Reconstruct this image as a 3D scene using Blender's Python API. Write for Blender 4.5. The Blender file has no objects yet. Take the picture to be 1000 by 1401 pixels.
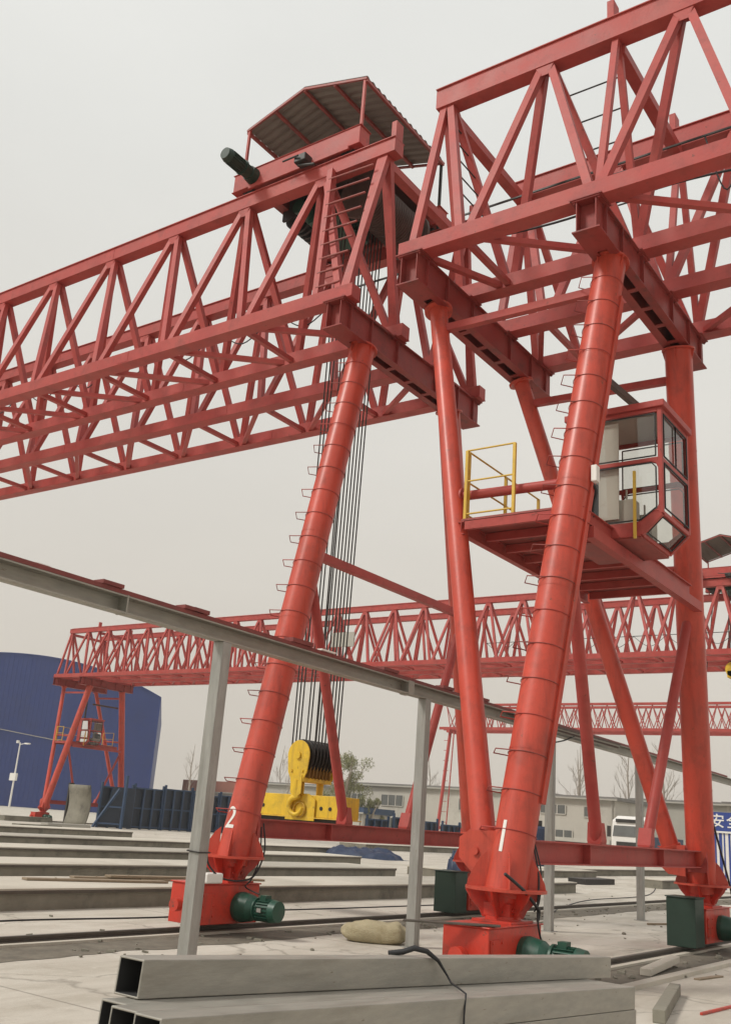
import bpy, bmesh, math, random
from mathutils import Vector, Matrix
from mathutils import noise as mnoise
S = bpy.context.scene
C = S.collection
R = math.radians
V = Vector
# ------------------------------------------------------------------ camera
F_PX, PITCH, ROLL, YAW = 1335.16, 0.3077, 0.0745, 0.6300
fw = V((math.cos(YAW)*math.cos(PITCH), math.sin(YAW)*math.cos(PITCH), math.sin(PITCH)))
r0 = V((math.sin(YAW), -math.cos(YAW), 0)); u0 = r0.cross(fw)
rr = math.cos(ROLL)*r0 + math.sin(ROLL)*u0
uu = -math.sin(ROLL)*r0 + math.cos(ROLL)*u0
cd = bpy.data.cameras.new('camera'); co = bpy.data.objects.new('camera', cd); C.objects.link(co)
m = Matrix((rr, uu, -fw)).transposed().to_4x4(); m.translation = V((0, 0, 1.6)); co.matrix_world = m
cd.sensor_fit = 'HORIZONTAL'; cd.sensor_width = 36; cd.lens = 36*F_PX/1000
cd.clip_start = 0.05; cd.clip_end = 3000
S.camera = co
S.render.resolution_x = 730; S.render.resolution_y = 1024
# ------------------------------------------------------------------ sky, sun, exposure
SUN_AZ, SUN_EL = R(145), R(46)          # azimuth of the sun measured from +X towards +Y
w = bpy.data.worlds.new("World"); S.world = w; w.use_nodes = True
nt = w.node_tree; nt.nodes.clear()
def N(t, k): return t.nodes.new(k)
out = N(nt, 'ShaderNodeOutputWorld'); bg = N(nt, 'ShaderNodeBackground')
sky = N(nt, 'ShaderNodeTexSky'); sky.sky_type = 'NISHITA'; sky.sun_disc = False
sky.sun_elevation = SUN_EL; sky.sun_rotation = R(90)-SUN_AZ; sky.dust_density = 8; sky.air_density = 1.2
hsv = N(nt, 'ShaderNodeHueSaturation'); hsv.inputs['Saturation'].default_value = 0.10; hsv.inputs['Value'].default_value = 0.55
nt.links.new(sky.outputs[0], hsv.inputs['Color'])
tc = N(nt, 'ShaderNodeTexCoord'); sx = N(nt, 'ShaderNodeSeparateXYZ'); nt.links.new(tc.outputs['Generated'], sx.inputs[0])
cr = N(nt, 'ShaderNodeValToRGB'); nt.links.new(sx.outputs['Z'], cr.inputs[0])
e = cr.color_ramp.elements
K = 8.0
e[0].position = 0.0; e[0].color = (0.66*K, 0.605*K, 0.53*K, 1)
e[1].position = 1.0; e[1].color = (0.87*K, 0.88*K, 0.86*K, 1)
for p_, c_ in ((0.12, (0.71, 0.66, 0.585)), (0.36, (0.765, 0.74, 0.685)), (0.60, (0.80, 0.80, 0.765))):
    q = e.new(p_); q.color = (c_[0]*K, c_[1]*K, c_[2]*K, 1)
cm = N(nt, 'ShaderNodeMapping'); cm.inputs['Scale'].default_value = (1.0, 1.0, 2.6); nt.links.new(tc.outputs['Generated'], cm.inputs[0])
cn = N(nt, 'ShaderNodeTexNoise'); cn.inputs['Scale'].default_value = 2.2; cn.inputs['Detail'].default_value = 5; nt.links.new(cm.outputs[0], cn.inputs['Vector'])
cmr = N(nt, 'ShaderNodeMapRange'); cmr.inputs[1].default_value = 0.3; cmr.inputs[2].default_value = 0.7; cmr.inputs[3].default_value = 0.965; cmr.inputs[4].default_value = 1.035; nt.links.new(cn.outputs[0], cmr.inputs[0])
ch_ = N(nt, 'ShaderNodeHueSaturation'); nt.links.new(cr.outputs[0], ch_.inputs['Color']); nt.links.new(cmr.outputs[0], ch_.inputs['Value'])
mx = N(nt, 'ShaderNodeMix'); mx.data_type = 'RGBA'; mx.inputs[0].default_value = 0.93
nt.links.new(hsv.outputs[0], mx.inputs[6]); nt.links.new(ch_.outputs[0], mx.inputs[7])
nt.links.new(mx.outputs[2], bg.inputs[0]); bg.inputs[1].default_value = 0.13
nt.links.new(bg.outputs[0], out.inputs[0])
sl = bpy.data.lights.new('sun', 'SUN'); sl.energy = 2.1; sl.angle = R(12); sl.color = (1, 0.95, 0.87)
so = bpy.data.objects.new('sun', sl); C.objects.link(so)
sd = V((math.cos(SUN_AZ)*math.cos(SUN_EL), math.sin(SUN_AZ)*math.cos(SUN_EL), math.sin(SUN_EL)))
so.rotation_euler = sd.to_track_quat('Z', 'Y').to_euler(); so.location = (0, 0, 60)
S.view_settings.view_transform = 'Standard'; S.view_settings.look = 'None'
S.view_settings.exposure = 0.0; S.view_settings.gamma = 1

# ------------------------------------------------------------------ materials
MATS = {}
def mat(name, base, rough=0.5, metal=0.0, var=0.15, scale=3.0, col2=None, fac2=0.0, bump=0.0, bscale=40.0, spec=0.5, stain=None, stain_amt=0.0, stain_scale=1.2, stretch=None, coat=0.0, chips=None, streak=None):
    if name in MATS: return MATS[name]
    mm = bpy.data.materials.new(name); mm.use_nodes = True; t = mm.node_tree
    b = t.nodes['Principled BSDF']; L = t.links.new
    tc = N(t, 'ShaderNodeTexCoord'); mp = N(t, 'ShaderNodeMapping'); L(tc.outputs['Object'], mp.inputs[0])
    if stretch: mp.inputs['Scale'].default_value = stretch
    n1 = N(t, 'ShaderNodeTexNoise'); n1.inputs['Scale'].default_value = scale; n1.inputs['Detail'].default_value = 8; n1.inputs['Roughness'].default_value = 0.65
    L(mp.outputs[0], n1.inputs['Vector'])
    mr = N(t, 'ShaderNodeMapRange'); mr.inputs[1].default_value = 0.25; mr.inputs[2].default_value = 0.75
    mr.inputs[3].default_value = 1-var; mr.inputs[4].default_value = 1+var; L(n1.outputs[0], mr.inputs[0])
    hs = N(t, 'ShaderNodeHueSaturation'); hs.inputs['Color'].default_value = (*base, 1); L(mr.outputs[0], hs.inputs['Value'])
    src = hs.outputs[0]
    def blend(src, col, amt, sc, lo, hi):
        n = N(t, 'ShaderNodeTexNoise'); n.inputs['Scale'].default_value = sc; n.inputs['Detail'].default_value = 10; n.inputs['Roughness'].default_value = 0.7
        L(mp.outputs[0], n.inputs['Vector'])
        r = N(t, 'ShaderNodeMapRange'); r.inputs[1].default_value = lo; r.inputs[2].default_value = hi; r.inputs[3].default_value = 0; r.inputs[4].default_value = amt
        L(n.outputs[0], r.inputs[0])
        x = N(t, 'ShaderNodeMix'); x.data_type = 'RGBA'; L(r.outputs[0], x.inputs[0]); L(src, x.inputs[6]); x.inputs[7].default_value = (*col, 1)
        return x.outputs[2]
    if col2: src = blend(src, col2, fac2, scale*0.6, 0.42, 0.66)
    if stain: src = blend(src, stain, stain_amt, stain_scale, 0.52, 0.68)
    if streak:
        m0 = mp; mp = N(t, 'ShaderNodeMapping'); mp.inputs['Scale'].default_value = (7, 7, 0.45); L(tc.outputs['Object'], mp.inputs[0])
        src = blend(src, streak, 0.55, 1.0, 0.50, 0.70); mp = m0
    if chips: src = blend(src, chips, 0.85, 9.0, 0.645, 0.675)
    L(src, b.inputs['Base Color'])
    rm = N(t, 'ShaderNodeMapRange'); rm.inputs[3].default_value = max(0.03, rough-0.12); rm.inputs[4].default_value = min(1, rough+0.15); L(n1.outputs[0], rm.inputs[0]); L(rm.outputs[0], b.inputs['Roughness'])
    b.inputs['Metallic'].default_value = metal; b.inputs['Specular IOR Level'].default_value = spec
    if coat: b.inputs['Coat Weight'].default_value = coat; b.inputs['Coat Roughness'].default_value = 0.25
    if bump:
        n2 = N(t, 'ShaderNodeTexNoise'); n2.inputs['Scale'].default_value = bscale; n2.inputs['Detail'].default_value = 6; L(mp.outputs[0], n2.inputs['Vector'])
        bp = N(t, 'ShaderNodeBump'); bp.inputs['Strength'].default_value = bump; bp.inputs['Distance'].default_value = 0.02; L(n2.outputs[0], bp.inputs['Height']); L(bp.outputs[0], b.inputs['Normal'])
    MATS[name] = mm; return mm
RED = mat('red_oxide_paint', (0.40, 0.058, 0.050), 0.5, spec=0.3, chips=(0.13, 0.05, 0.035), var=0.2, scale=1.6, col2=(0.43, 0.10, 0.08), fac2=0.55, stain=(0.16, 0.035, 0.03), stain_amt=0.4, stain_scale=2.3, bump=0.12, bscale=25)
REDL = mat('leg_red_paint', (0.53, 0.062, 0.035), 0.42, spec=0.4, chips=(0.17, 0.06, 0.035), streak=(0.22, 0.035, 0.024), var=0.18, scale=1.3, col2=(0.48, 0.085, 0.055), fac2=0.5, stain=(0.22, 0.045, 0.03), stain_amt=0.45, stain_scale=2.0, bump=0.1, bscale=12, coat=0.12)
REDB = mat('bogie_red_paint', (0.56, 0.040, 0.020), 0.45, chips=(0.10, 0.05, 0.035), streak=(0.20, 0.05, 0.035), var=0.14, scale=4, stain=(0.16, 0.05, 0.035), stain_amt=0.6, stain_scale=3.2, bump=0.08, bscale=25, coat=0.2)
DRED = mat('grimy_red_paint', (0.30, 0.06, 0.05), 0.55, var=0.3, scale=4, stain=(0.09, 0.05, 0.045), stain_amt=0.8, stain_scale=2)
SADR = mat('dark_saddle_red', (0.27, 0.036, 0.031), 0.5, spec=0.3, chips=(0.07, 0.03, 0.025), var=0.22, scale=2.5, col2=(0.30, 0.07, 0.055), fac2=0.4, stain=(0.09, 0.035, 0.03), stain_amt=0.6, stain_scale=2.2, bump=0.1, bscale=20)  # darker red than the truss, with chips and stains, for the saddle beams
YEL = mat('yellow_paint', (0.76, 0.50, 0.03), 0.45, chips=(0.12, 0.07, 0.03), streak=(0.35, 0.22, 0.05), var=0.12, scale=5, stain=(0.25, 0.17, 0.05), stain_amt=0.5, stain_scale=4)
RYEL = mat('railing_yellow_paint', (0.62, 0.40, 0.05), 0.45, var=0.15, scale=6)
GRN = mat('motor_green_paint', (0.013, 0.07, 0.045), 0.42, chips=(0.12, 0.11, 0.09), var=0.2, scale=6, stain=(0.05, 0.06, 0.05), stain_amt=0.6, stain_scale=6)
DGRN = mat('cabinet_green_paint', (0.013, 0.036, 0.024), 0.5, var=0.15, scale=5)
BLK = mat('black_grease_steel', (0.025, 0.022, 0.02), 0.5, var=0.4, scale=9)
ROPE = mat('wire_rope', (0.045, 0.042, 0.04), 0.5, metal=0.3, var=0.3, scale=40)
RUB = mat('black_cable', (0.02, 0.02, 0.022), 0.5)
BRN = mat('winch_brown_steel', (0.085, 0.05, 0.04), 0.6, var=0.4, scale=5)
GAL = mat('galvanised_steel', (0.37, 0.35, 0.305), 0.5, metal=0.35, var=0.14, scale=7, col2=(0.25, 0.25, 0.225), fac2=0.6, stain=(0.2, 0.16, 0.11), stain_amt=0.3, stain_scale=2, stretch=(0.5, 2.5, 2.5), bump=0.08, chips=(0.17, 0.13, 0.09))
GALP = mat('post_galvanised', (0.36, 0.355, 0.33), 0.5, metal=0.3, var=0.13, scale=6, col2=(0.24, 0.24, 0.22), fac2=0.6, stretch=(3, 3, 0.5), streak=(0.2, 0.185, 0.155), chips=(0.2, 0.15, 0.1))
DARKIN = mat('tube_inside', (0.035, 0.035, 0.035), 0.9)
RUSTB = mat('dark_red_rail', (0.20, 0.045, 0.04), 0.6, var=0.25, scale=5)
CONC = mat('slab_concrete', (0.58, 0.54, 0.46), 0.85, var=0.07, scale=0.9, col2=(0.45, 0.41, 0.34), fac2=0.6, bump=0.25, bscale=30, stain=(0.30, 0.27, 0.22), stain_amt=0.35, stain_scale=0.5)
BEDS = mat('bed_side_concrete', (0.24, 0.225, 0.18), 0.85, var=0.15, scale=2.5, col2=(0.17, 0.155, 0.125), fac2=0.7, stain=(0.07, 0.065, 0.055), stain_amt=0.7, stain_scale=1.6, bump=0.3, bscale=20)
STL = mat('rail_steel', (0.11, 0.095, 0.08), 0.5, metal=0.5, var=0.3, scale=5)
WOOD = mat('weathered_plank', (0.27, 0.21, 0.145), 0.85, var=0.25, scale=6, stretch=(0.4, 5, 5))
CAN = mat('canopy_sheet', (0.19, 0.165, 0.14), 0.65, var=0.12, scale=4)
BLUE = mat('warehouse_blue_sheet', (0.008, 0.035, 0.19), 0.5, var=0.08, scale=0.3, stain=(0.010, 0.026, 0.12), stain_amt=0.4, stain_scale=0.2)
BLUF = mat('formwork_blue_paint', (0.025, 0.055, 0.115), 0.55, var=0.25, scale=2)
BLUD = mat('formwork_dark_sheet', (0.015, 0.024, 0.042), 0.6, var=0.3, scale=2)
WHT = mat('white_paint', (0.78, 0.76, 0.72), 0.5, var=0.05, scale=5)
WALL = mat('whitewashed_wall', (0.50, 0.475, 0.42), 0.85, var=0.08, scale=0.5, stain=(0.32, 0.29, 0.25), stain_amt=0.5, stain_scale=0.4)
GREYW = mat('grey_render_wall', (0.40, 0.385, 0.34), 0.85, var=0.08, scale=0.5)
ROOFG = mat('grey_roof', (0.20, 0.19, 0.18), 0.8, var=0.15, scale=0.6)
ROOFR = mat('brick_red_roof', (0.33, 0.12, 0.08), 0.8, var=0.15, scale=0.6)
WIND = mat('dark_window', (0.12, 0.125, 0.12), 0.2, var=0.2, scale=1)
TRNK = mat('bare_bark', (0.36, 0.31, 0.26), 0.9, var=0.2, scale=4)
LEAF = mat('willow_leaf', (0.24, 0.24, 0.12), 0.7, var=0.35, scale=1.2)
SACK = mat('woven_sack', (0.42, 0.365, 0.235), 0.8, var=0.12, scale=9, bump=0.6, bscale=60, stain=(0.25, 0.19, 0.09), stain_amt=0.5, stain_scale=5)
TARP = mat('blue_tarp', (0.014, 0.028, 0.07), 0.5, var=0.3, scale=3)
SEAT = mat('cab_seat_vinyl', (0.03, 0.03, 0.03), 0.6)
CABW = mat('cab_inner_panel', (0.55, 0.54, 0.49), 0.6, var=0.06, scale=2)
GUM = mat('window_gasket', (0.02, 0.02, 0.02), 0.6)
# glass
gm = bpy.data.materials.new('cab_glass'); gm.use_nodes = True; t = gm.node_tree; t.nodes.clear()
go = N(t, 'ShaderNodeOutputMaterial'); g1 = N(t, 'ShaderNodeBsdfTransparent'); g1.inputs[0].default_value = (0.88, 0.88, 0.85, 1)
g2 = N(t, 'ShaderNodeBsdfGlossy'); g2.inputs['Roughness'].default_value = 0.03; g2.inputs[0].default_value = (0.9, 0.9, 0.9, 1)
fr = N(t, 'ShaderNodeFresnel'); fr.inputs[0].default_value = 1.6; gx = N(t, 'ShaderNodeMixShader')
t.links.new(fr.outputs[0], gx.inputs[0]); t.links.new(g1.outputs[0], gx.inputs[1]); t.links.new(g2.outputs[0], gx.inputs[2]); t.links.new(gx.outputs[0], go.inputs[0])
GLASS = gm

# ------------------------------------------------------------------ mesh collecting
def frame(d, up):
    d = d.normalized(); up = V(up)
    if abs(d.dot(up.normalized())) > 0.985: up = V((0, 1, 0)) if abs(d.y) < 0.9 else V((1, 0, 0))
    s = d.cross(up).normalized(); return s, s.cross(d).normalized()
class MB:
    def __init__(s): s.v = []; s.f = []; s.sm = []
    def add(s, vs, fs, smooth=False):
        b = len(s.v); s.v += [V(x) for x in vs]; s.f += [tuple(b+i for i in f) for f in fs]; s.sm += [smooth]*len(fs)
        return s
    def box(s, x0, x1, y0, y1, z0, z1):
        vs = [(x, y, z) for z in (z0, z1) for y in (y0, y1) for x in (x0, x1)]
        return s.add(vs, [(0, 2, 3, 1), (4, 5, 7, 6), (0, 1, 5, 4), (2, 6, 7, 3), (0, 4, 6, 2), (1, 3, 7, 5)])
    def prof(s, p, q, pts, up=(0, 0, 1), cap=True):
        p = V(p); q = V(q); a, b = frame(q-p, up); n = len(pts)
        vs = [p+a*x+b*y for x, y in pts]+[q+a*x+b*y for x, y in pts]
        fs = [(i, i+n, (i+1) % n+n, (i+1) % n) for i in range(n)]
        if cap: fs += [tuple(range(n)), tuple(range(2*n-1, n-1, -1))]
        return s.add(vs, fs)
    def beam(s, p, q, w, h, up=(0, 0, 1)):
        return s.prof(p, q, [(-w/2, -h/2), (-w/2, h/2), (w/2, h/2), (w/2, -h/2)], up)
    def ibeam(s, p, q, w, h, t=0.02, tw=0.015, up=(0, 0, 1)):
        return s.prof(p, q, [(-w/2, -h/2), (-w/2, -h/2+t), (-tw/2, -h/2+t), (-tw/2, h/2-t), (-w/2, h/2-t), (-w/2, h/2), (w/2, h/2), (w/2, h/2-t), (tw/2, h/2-t), (tw/2, -h/2+t), (w/2, -h/2+t), (w/2, -h/2)], up)
    def angle(s, p, q, w, t=0.012, up=(0, 0, 1), fl=1):
        return s.prof(p, q, [(-w/2*fl, -w/2), (-w/2*fl, w/2), ((-w/2+t)*fl, w/2), ((-w/2+t)*fl, -w/2+t), (w/2*fl, -w/2+t), (w/2*fl, -w/2)], up)
    def cyl(s, p, q, r, r2=None, n=16, cap=True):
        p = V(p); q = V(q); r2 = r if r2 is None else r2; a, b = frame(q-p, (0, 0, 1))
        cs = [(math.cos(2*math.pi*i/n), math.sin(2*math.pi*i/n)) for i in range(n)]
        vs = [p+(a*c+b*d)*r for c, d in cs]+[q+(a*c+b*d)*r2 for c, d in cs]
        s.add(vs, [(i, (i+1) % n, (i+1) % n+n, i+n) for i in range(n)], True)
        if cap: s.add(vs, [tuple(range(n-1, -1, -1)), tuple(range(n, 2*n))])
        return s
    def tube(s, pts, r, n=8):
        pts = [V(p) for p in pts]
        m_ = len(pts); vs = []; a = None
        for i, p in enumerate(pts):
            d = (pts[min(i+1, m_-1)]-pts[max(i-1, 0)]).normalized()
            if a is None: a, b = frame(d, (0, 0, 1))
            else: a = (a-d*a.dot(d)).normalized()
            b = d.cross(a); rr_ = r[i] if isinstance(r, (list, tuple)) else r
            vs += [p+(a*math.cos(2*math.pi*k/n)+b*math.sin(2*math.pi*k/n))*rr_ for k in range(n)]
        fs = [(i*n+k, i*n+(k+1) % n, (i+1)*n+(k+1) % n, (i+1)*n+k) for i in range(m_-1) for k in range(n)]
        s.add(vs, fs, True); s.add([vs[k] for k in range(n)]+[vs[(m_-1)*n+k] for k in range(n)], [tuple(range(n-1, -1, -1)), tuple(range(n, 2*n))])
        return s
    def plate(s, pts, thick, nrm):
        nrm = V(nrm).normalized()*thick/2; n = len(pts); pts = [V(p) for p in pts]
        vs = [p-nrm for p in pts]+[p+nrm for p in pts]
        return s.add(vs, [tuple(range(n-1, -1, -1)), tuple(range(n, 2*n))]+[(i, (i+1) % n, (i+1) % n+n, i+n) for i in range(n)])
    def build(s, name, m_, parent=None, bevel=0.0, label=None):
        org = root_loc(parent) if parent else V((0, 0, 0))
        me = bpy.data.meshes.new(name); me.from_pydata([tuple(v-org) for v in s.v], [], s.f)
        if m_: me.materials.append(m_)
        me.polygons.foreach_set('use_smooth', s.sm)
        bm = bmesh.new(); bm.from_mesh(me); bmesh.ops.recalc_face_normals(bm, faces=bm.faces); bm.to_mesh(me); bm.free()
        o = bpy.data.objects.new(name, me); C.objects.link(o)
        if parent: o.parent = parent
        if bevel:
            bv = o.modifiers.new('bevel', 'BEVEL'); bv.width = bevel; bv.segments = 2; bv.limit_method = 'ANGLE'; bv.angle_limit = R(50)
        if label: o['label'] = label
        return o
def root_loc(o):
    while o.parent: o = o.parent
    return o.location.copy()
def tag(o, label, cat, group=None):
    o['label'] = label; o['category'] = cat
    if group: o['group'] = group
    return o
def thing(name, loc, label, cat, group=None):
    o = bpy.data.objects.new(name, None); o.empty_display_size = 0.3; C.objects.link(o); o.location = loc
    return tag(o, label, cat, group)
def solo(name, mb, m_, loc, label, cat, group=None, bevel=0.0):
    """a thing that is one mesh; its origin is at loc"""
    loc = V(loc)
    for i, v in enumerate(mb.v): mb.v[i] = v-loc
    o = mb.build(name, m_, None, bevel); o.location = loc
    return tag(o, label, cat, group)
def struct(name, mb, m_):
    o = mb.build(name, m_); o['kind'] = 'structure'; return o
def copy_tree(o, parent=None):
    c = o.copy(); C.objects.link(c)
    if parent: c.parent = parent
    for ch in list(o.children): copy_tree(ch, c)
    return c
ORD = ['first', 'second', 'third', 'fourth', 'fifth', 'sixth', 'seventh', 'eighth', 'ninth', 'tenth', 'eleventh', 'twelfth', 'thirteenth', 'fourteenth', 'fifteenth', 'sixteenth']

# ------------------------------------------------------------------ ground
g = MB(); n = 60
g.add([(-400, -400, 0), (700, -400, 0), (700, 700, 0), (-400, 700, 0)], [(0, 1, 2, 3)])
gmat = bpy.data.materials.new('yard_concrete'); gmat.use_nodes = True; t = gmat.node_tree; b = t.nodes['Principled BSDF']; L = t.links.new
tc = N(t, 'ShaderNodeTexCoord')
def noise(sc, det=8, ro=0.6, st=(1, 1, 1)):
    mp = N(t, 'ShaderNodeMapping'); mp.inputs['Scale'].default_value = st; L(tc.outputs['Object'], mp.inputs[0])
    n_ = N(t, 'ShaderNodeTexNoise'); n_.inputs['Scale'].default_value = sc; n_.inputs['Detail'].default_value = det; n_.inputs['Roughness'].default_value = ro; L(mp.outputs[0], n_.inputs['Vector']); return n_.outputs[0]
def rng(s_, a, b_, c, d):
    r_ = N(t, 'ShaderNodeMapRange'); r_.inputs[1].default_value = a; r_.inputs[2].default_value = b_; r_.inputs[3].default_value = c; r_.inputs[4].default_value = d; L(s_, r_.inputs[0]); return r_.outputs[0]
def mixc(f, a, c):
    x = N(t, 'ShaderNodeMix'); x.data_type = 'RGBA'; L(f, x.inputs[0])
    for k, v_ in ((6, a), (7, c)):
        if isinstance(v_, tuple): x.inputs[k].default_value = (*v_, 1)
        else: L(v_, x.inputs[k])
    return x.outputs[2]
c1 = mixc(rng(noise(0.35), 0.35, 0.65, 0, 1), (0.50, 0.46, 0.395), (0.60, 0.56, 0.49))
c2 = mixc(rng(noise(1.3, 10, 0.7, (0.35, 1, 1)), 0.45, 0.62, 0, 0.75), c1, (0.405, 0.365, 0.30))
c3 = mixc(rng(noise(4.5, 10, 0.75), 0.56, 0.68, 0, 0.55), c2, (0.62, 0.58, 0.51))
c4 = mixc(rng(noise(0.8, 10, 0.7), 0.60, 0.70, 0, 0.55), c3, (0.29, 0.25, 0.20))
vo = N(t, 'ShaderNodeTexVoronoi'); vo.feature = 'DISTANCE_TO_EDGE'; vo.inputs['Scale'].default_value = 0.33
wv = N(t, 'ShaderNodeTexNoise'); wv.inputs['Scale'].default_value = 1.1; wv.inputs['Detail'].default_value = 7; L(tc.outputs['Object'], wv.inputs['Vector'])
va = N(t, 'ShaderNodeVectorMath'); va.operation = 'MULTIPLY_ADD'; va.inputs[1].default_value = (1.6, 1.6, 0); L(wv.outputs['Color'], va.inputs[0]); L(tc.outputs['Object'], va.inputs[2]); L(va.outputs[0], vo.inputs['Vector'])
c4 = mixc(rng(vo.outputs['Distance'], 0.0, 0.012, 0.55, 0), c4, (0.17, 0.15, 0.12))
c4 = mixc(rng(noise(14, 10, 0.8), 0.60, 0.70, 0, 0.5), c4, (0.26, 0.23, 0.18))
c4 = mixc(rng(noise(0.5, 6, 0.6, (0.25, 2.2, 1)), 0.52, 0.66, 0, 0.45), c4, (0.36, 0.325, 0.265))
bk = N(t, 'ShaderNodeTexBrick'); bk.offset = 0.0; bk.inputs['Scale'].default_value = 1; bk.inputs['Brick Width'].default_value = 6.0; bk.inputs['Row Height'].default_value = 4.6
bk.inputs['Mortar Size'].default_value = 0.02; bk.inputs['Mortar Smooth'].default_value = 0.4; L(tc.outputs['Object'], bk.inputs['Vector'])
c5 = mixc(rng(bk.outputs['Fac'], 0, 1, 0, 0.55), c4, (0.17, 0.15, 0.125))
L(c5, b.inputs['Base Color']); b.inputs['Roughness'].default_value = 0.9
bp = N(t, 'ShaderNodeBump'); bp.inputs['Strength'].default_value = 0.35; bp.inputs['Distance'].default_value = 0.02; L(noise(22, 10, 0.7), bp.inputs['Height']); L(bp.outputs[0], b.inputs['Normal'])
struct('ground', g, gmat)
# crane runways: a ragged dark strip (gutter dirt with the slab step's shadow painted in), a low concrete footing and a steel rail on each of the three lines
DIRT_SHADE = mat('runway_dirt_shade', (0.135, 0.118, 0.092), 0.95, var=0.3, scale=5, col2=(0.22, 0.195, 0.15), fac2=0.7, bump=0.6, bscale=14)
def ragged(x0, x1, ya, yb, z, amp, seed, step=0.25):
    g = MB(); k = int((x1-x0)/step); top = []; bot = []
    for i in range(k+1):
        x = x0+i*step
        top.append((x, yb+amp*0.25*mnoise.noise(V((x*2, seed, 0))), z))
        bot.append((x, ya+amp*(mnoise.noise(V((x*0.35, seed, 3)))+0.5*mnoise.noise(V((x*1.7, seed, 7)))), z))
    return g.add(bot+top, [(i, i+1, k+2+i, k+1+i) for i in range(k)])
RAILS = []
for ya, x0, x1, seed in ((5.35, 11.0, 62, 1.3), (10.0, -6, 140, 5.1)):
    struct('runway_dirt_shade', ragged(x0, x1, ya-0.92, ya-0.16, 0.004, 0.22, seed), DIRT_SHADE)
for ya in (5.35, 10.0, 60.95):
    f = MB().box(-8 if ya > 6 else -6, 160, ya-0.16, ya+0.34, -0.1, 0.035); struct('runway_footing', f, CONC)
    f = MB()
    f.prof((-8 if ya > 6 else -6, ya, 0.0), (160, ya, 0.0), [(-0.06, 0.036), (0.06, 0.036), (0.06, 0.045), (0.012, 0.05), (0.012, 0.075), (0.03, 0.08), (0.03, 0.10), (-0.03, 0.10), (-0.03, 0.08), (-0.012, 0.075), (-0.012, 0.05), (-0.06, 0.045)])
    struct('crane_rail', f, STL)
# second shallow kerb line on this side of the near rail
f = MB().box(9.5, 60, 4.36, 4.50, -0.05, 0.05); struct('kerb', f, CONC)

# ------------------------------------------------------------------ casting beds
def bed(x0, x1, y0, y1, h, label):
    t_ = thing('casting_bed', ((x0+x1)/2, (y0+y1)/2, 0), label, 'concrete bed', 'long low casting beds')
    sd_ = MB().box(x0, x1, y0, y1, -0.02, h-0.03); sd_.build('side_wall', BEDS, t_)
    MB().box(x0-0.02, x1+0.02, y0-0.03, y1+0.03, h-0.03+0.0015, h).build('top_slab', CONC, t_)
    e_ = MB().beam((x0, y0-0.028, h-0.05), (x1, y0-0.028, h-0.05), 0.03, 0.045); e_.build('edge_angle', STL, t_)
    return t_
bed(-2, 30.2, 12.95, 14.9, 0.31, 'nearest long concrete casting bed with stained side behind the leg marked 2')
bed(2, 27.6, 17.9, 19.8, 0.30, 'second long concrete bed beyond the loose planks, grimy side with dark notch')
bed(4, 33.8, 23.6, 25.6, 0.30, 'third long low concrete bed, ending left of the hanging yellow block')
bed(6, 42, 30.6, 32.8, 0.30, 'fourth long low concrete bed in front of the blue formwork row')
bed(10, 36, 39.3, 41.6, 0.32, 'farthest long concrete bed at the left edge before the grey form panel')
bed(39.3, 62, 18.7, 20.4, 0.30, 'long concrete bed seen below the sill beam between the two right legs')
bed(38.9, 43, 13.2, 14.2, 0.32, 'short concrete bed piece beside the green cabinet of the right leg')
bed(30.5, 44, 17.9, 19.3, 0.28, 'concrete bed stretch right of the second galvanised post')
bed(52, 80, 36, 38, 0.35, 'low white bed with dark feet in front of the blue formwork')

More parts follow.
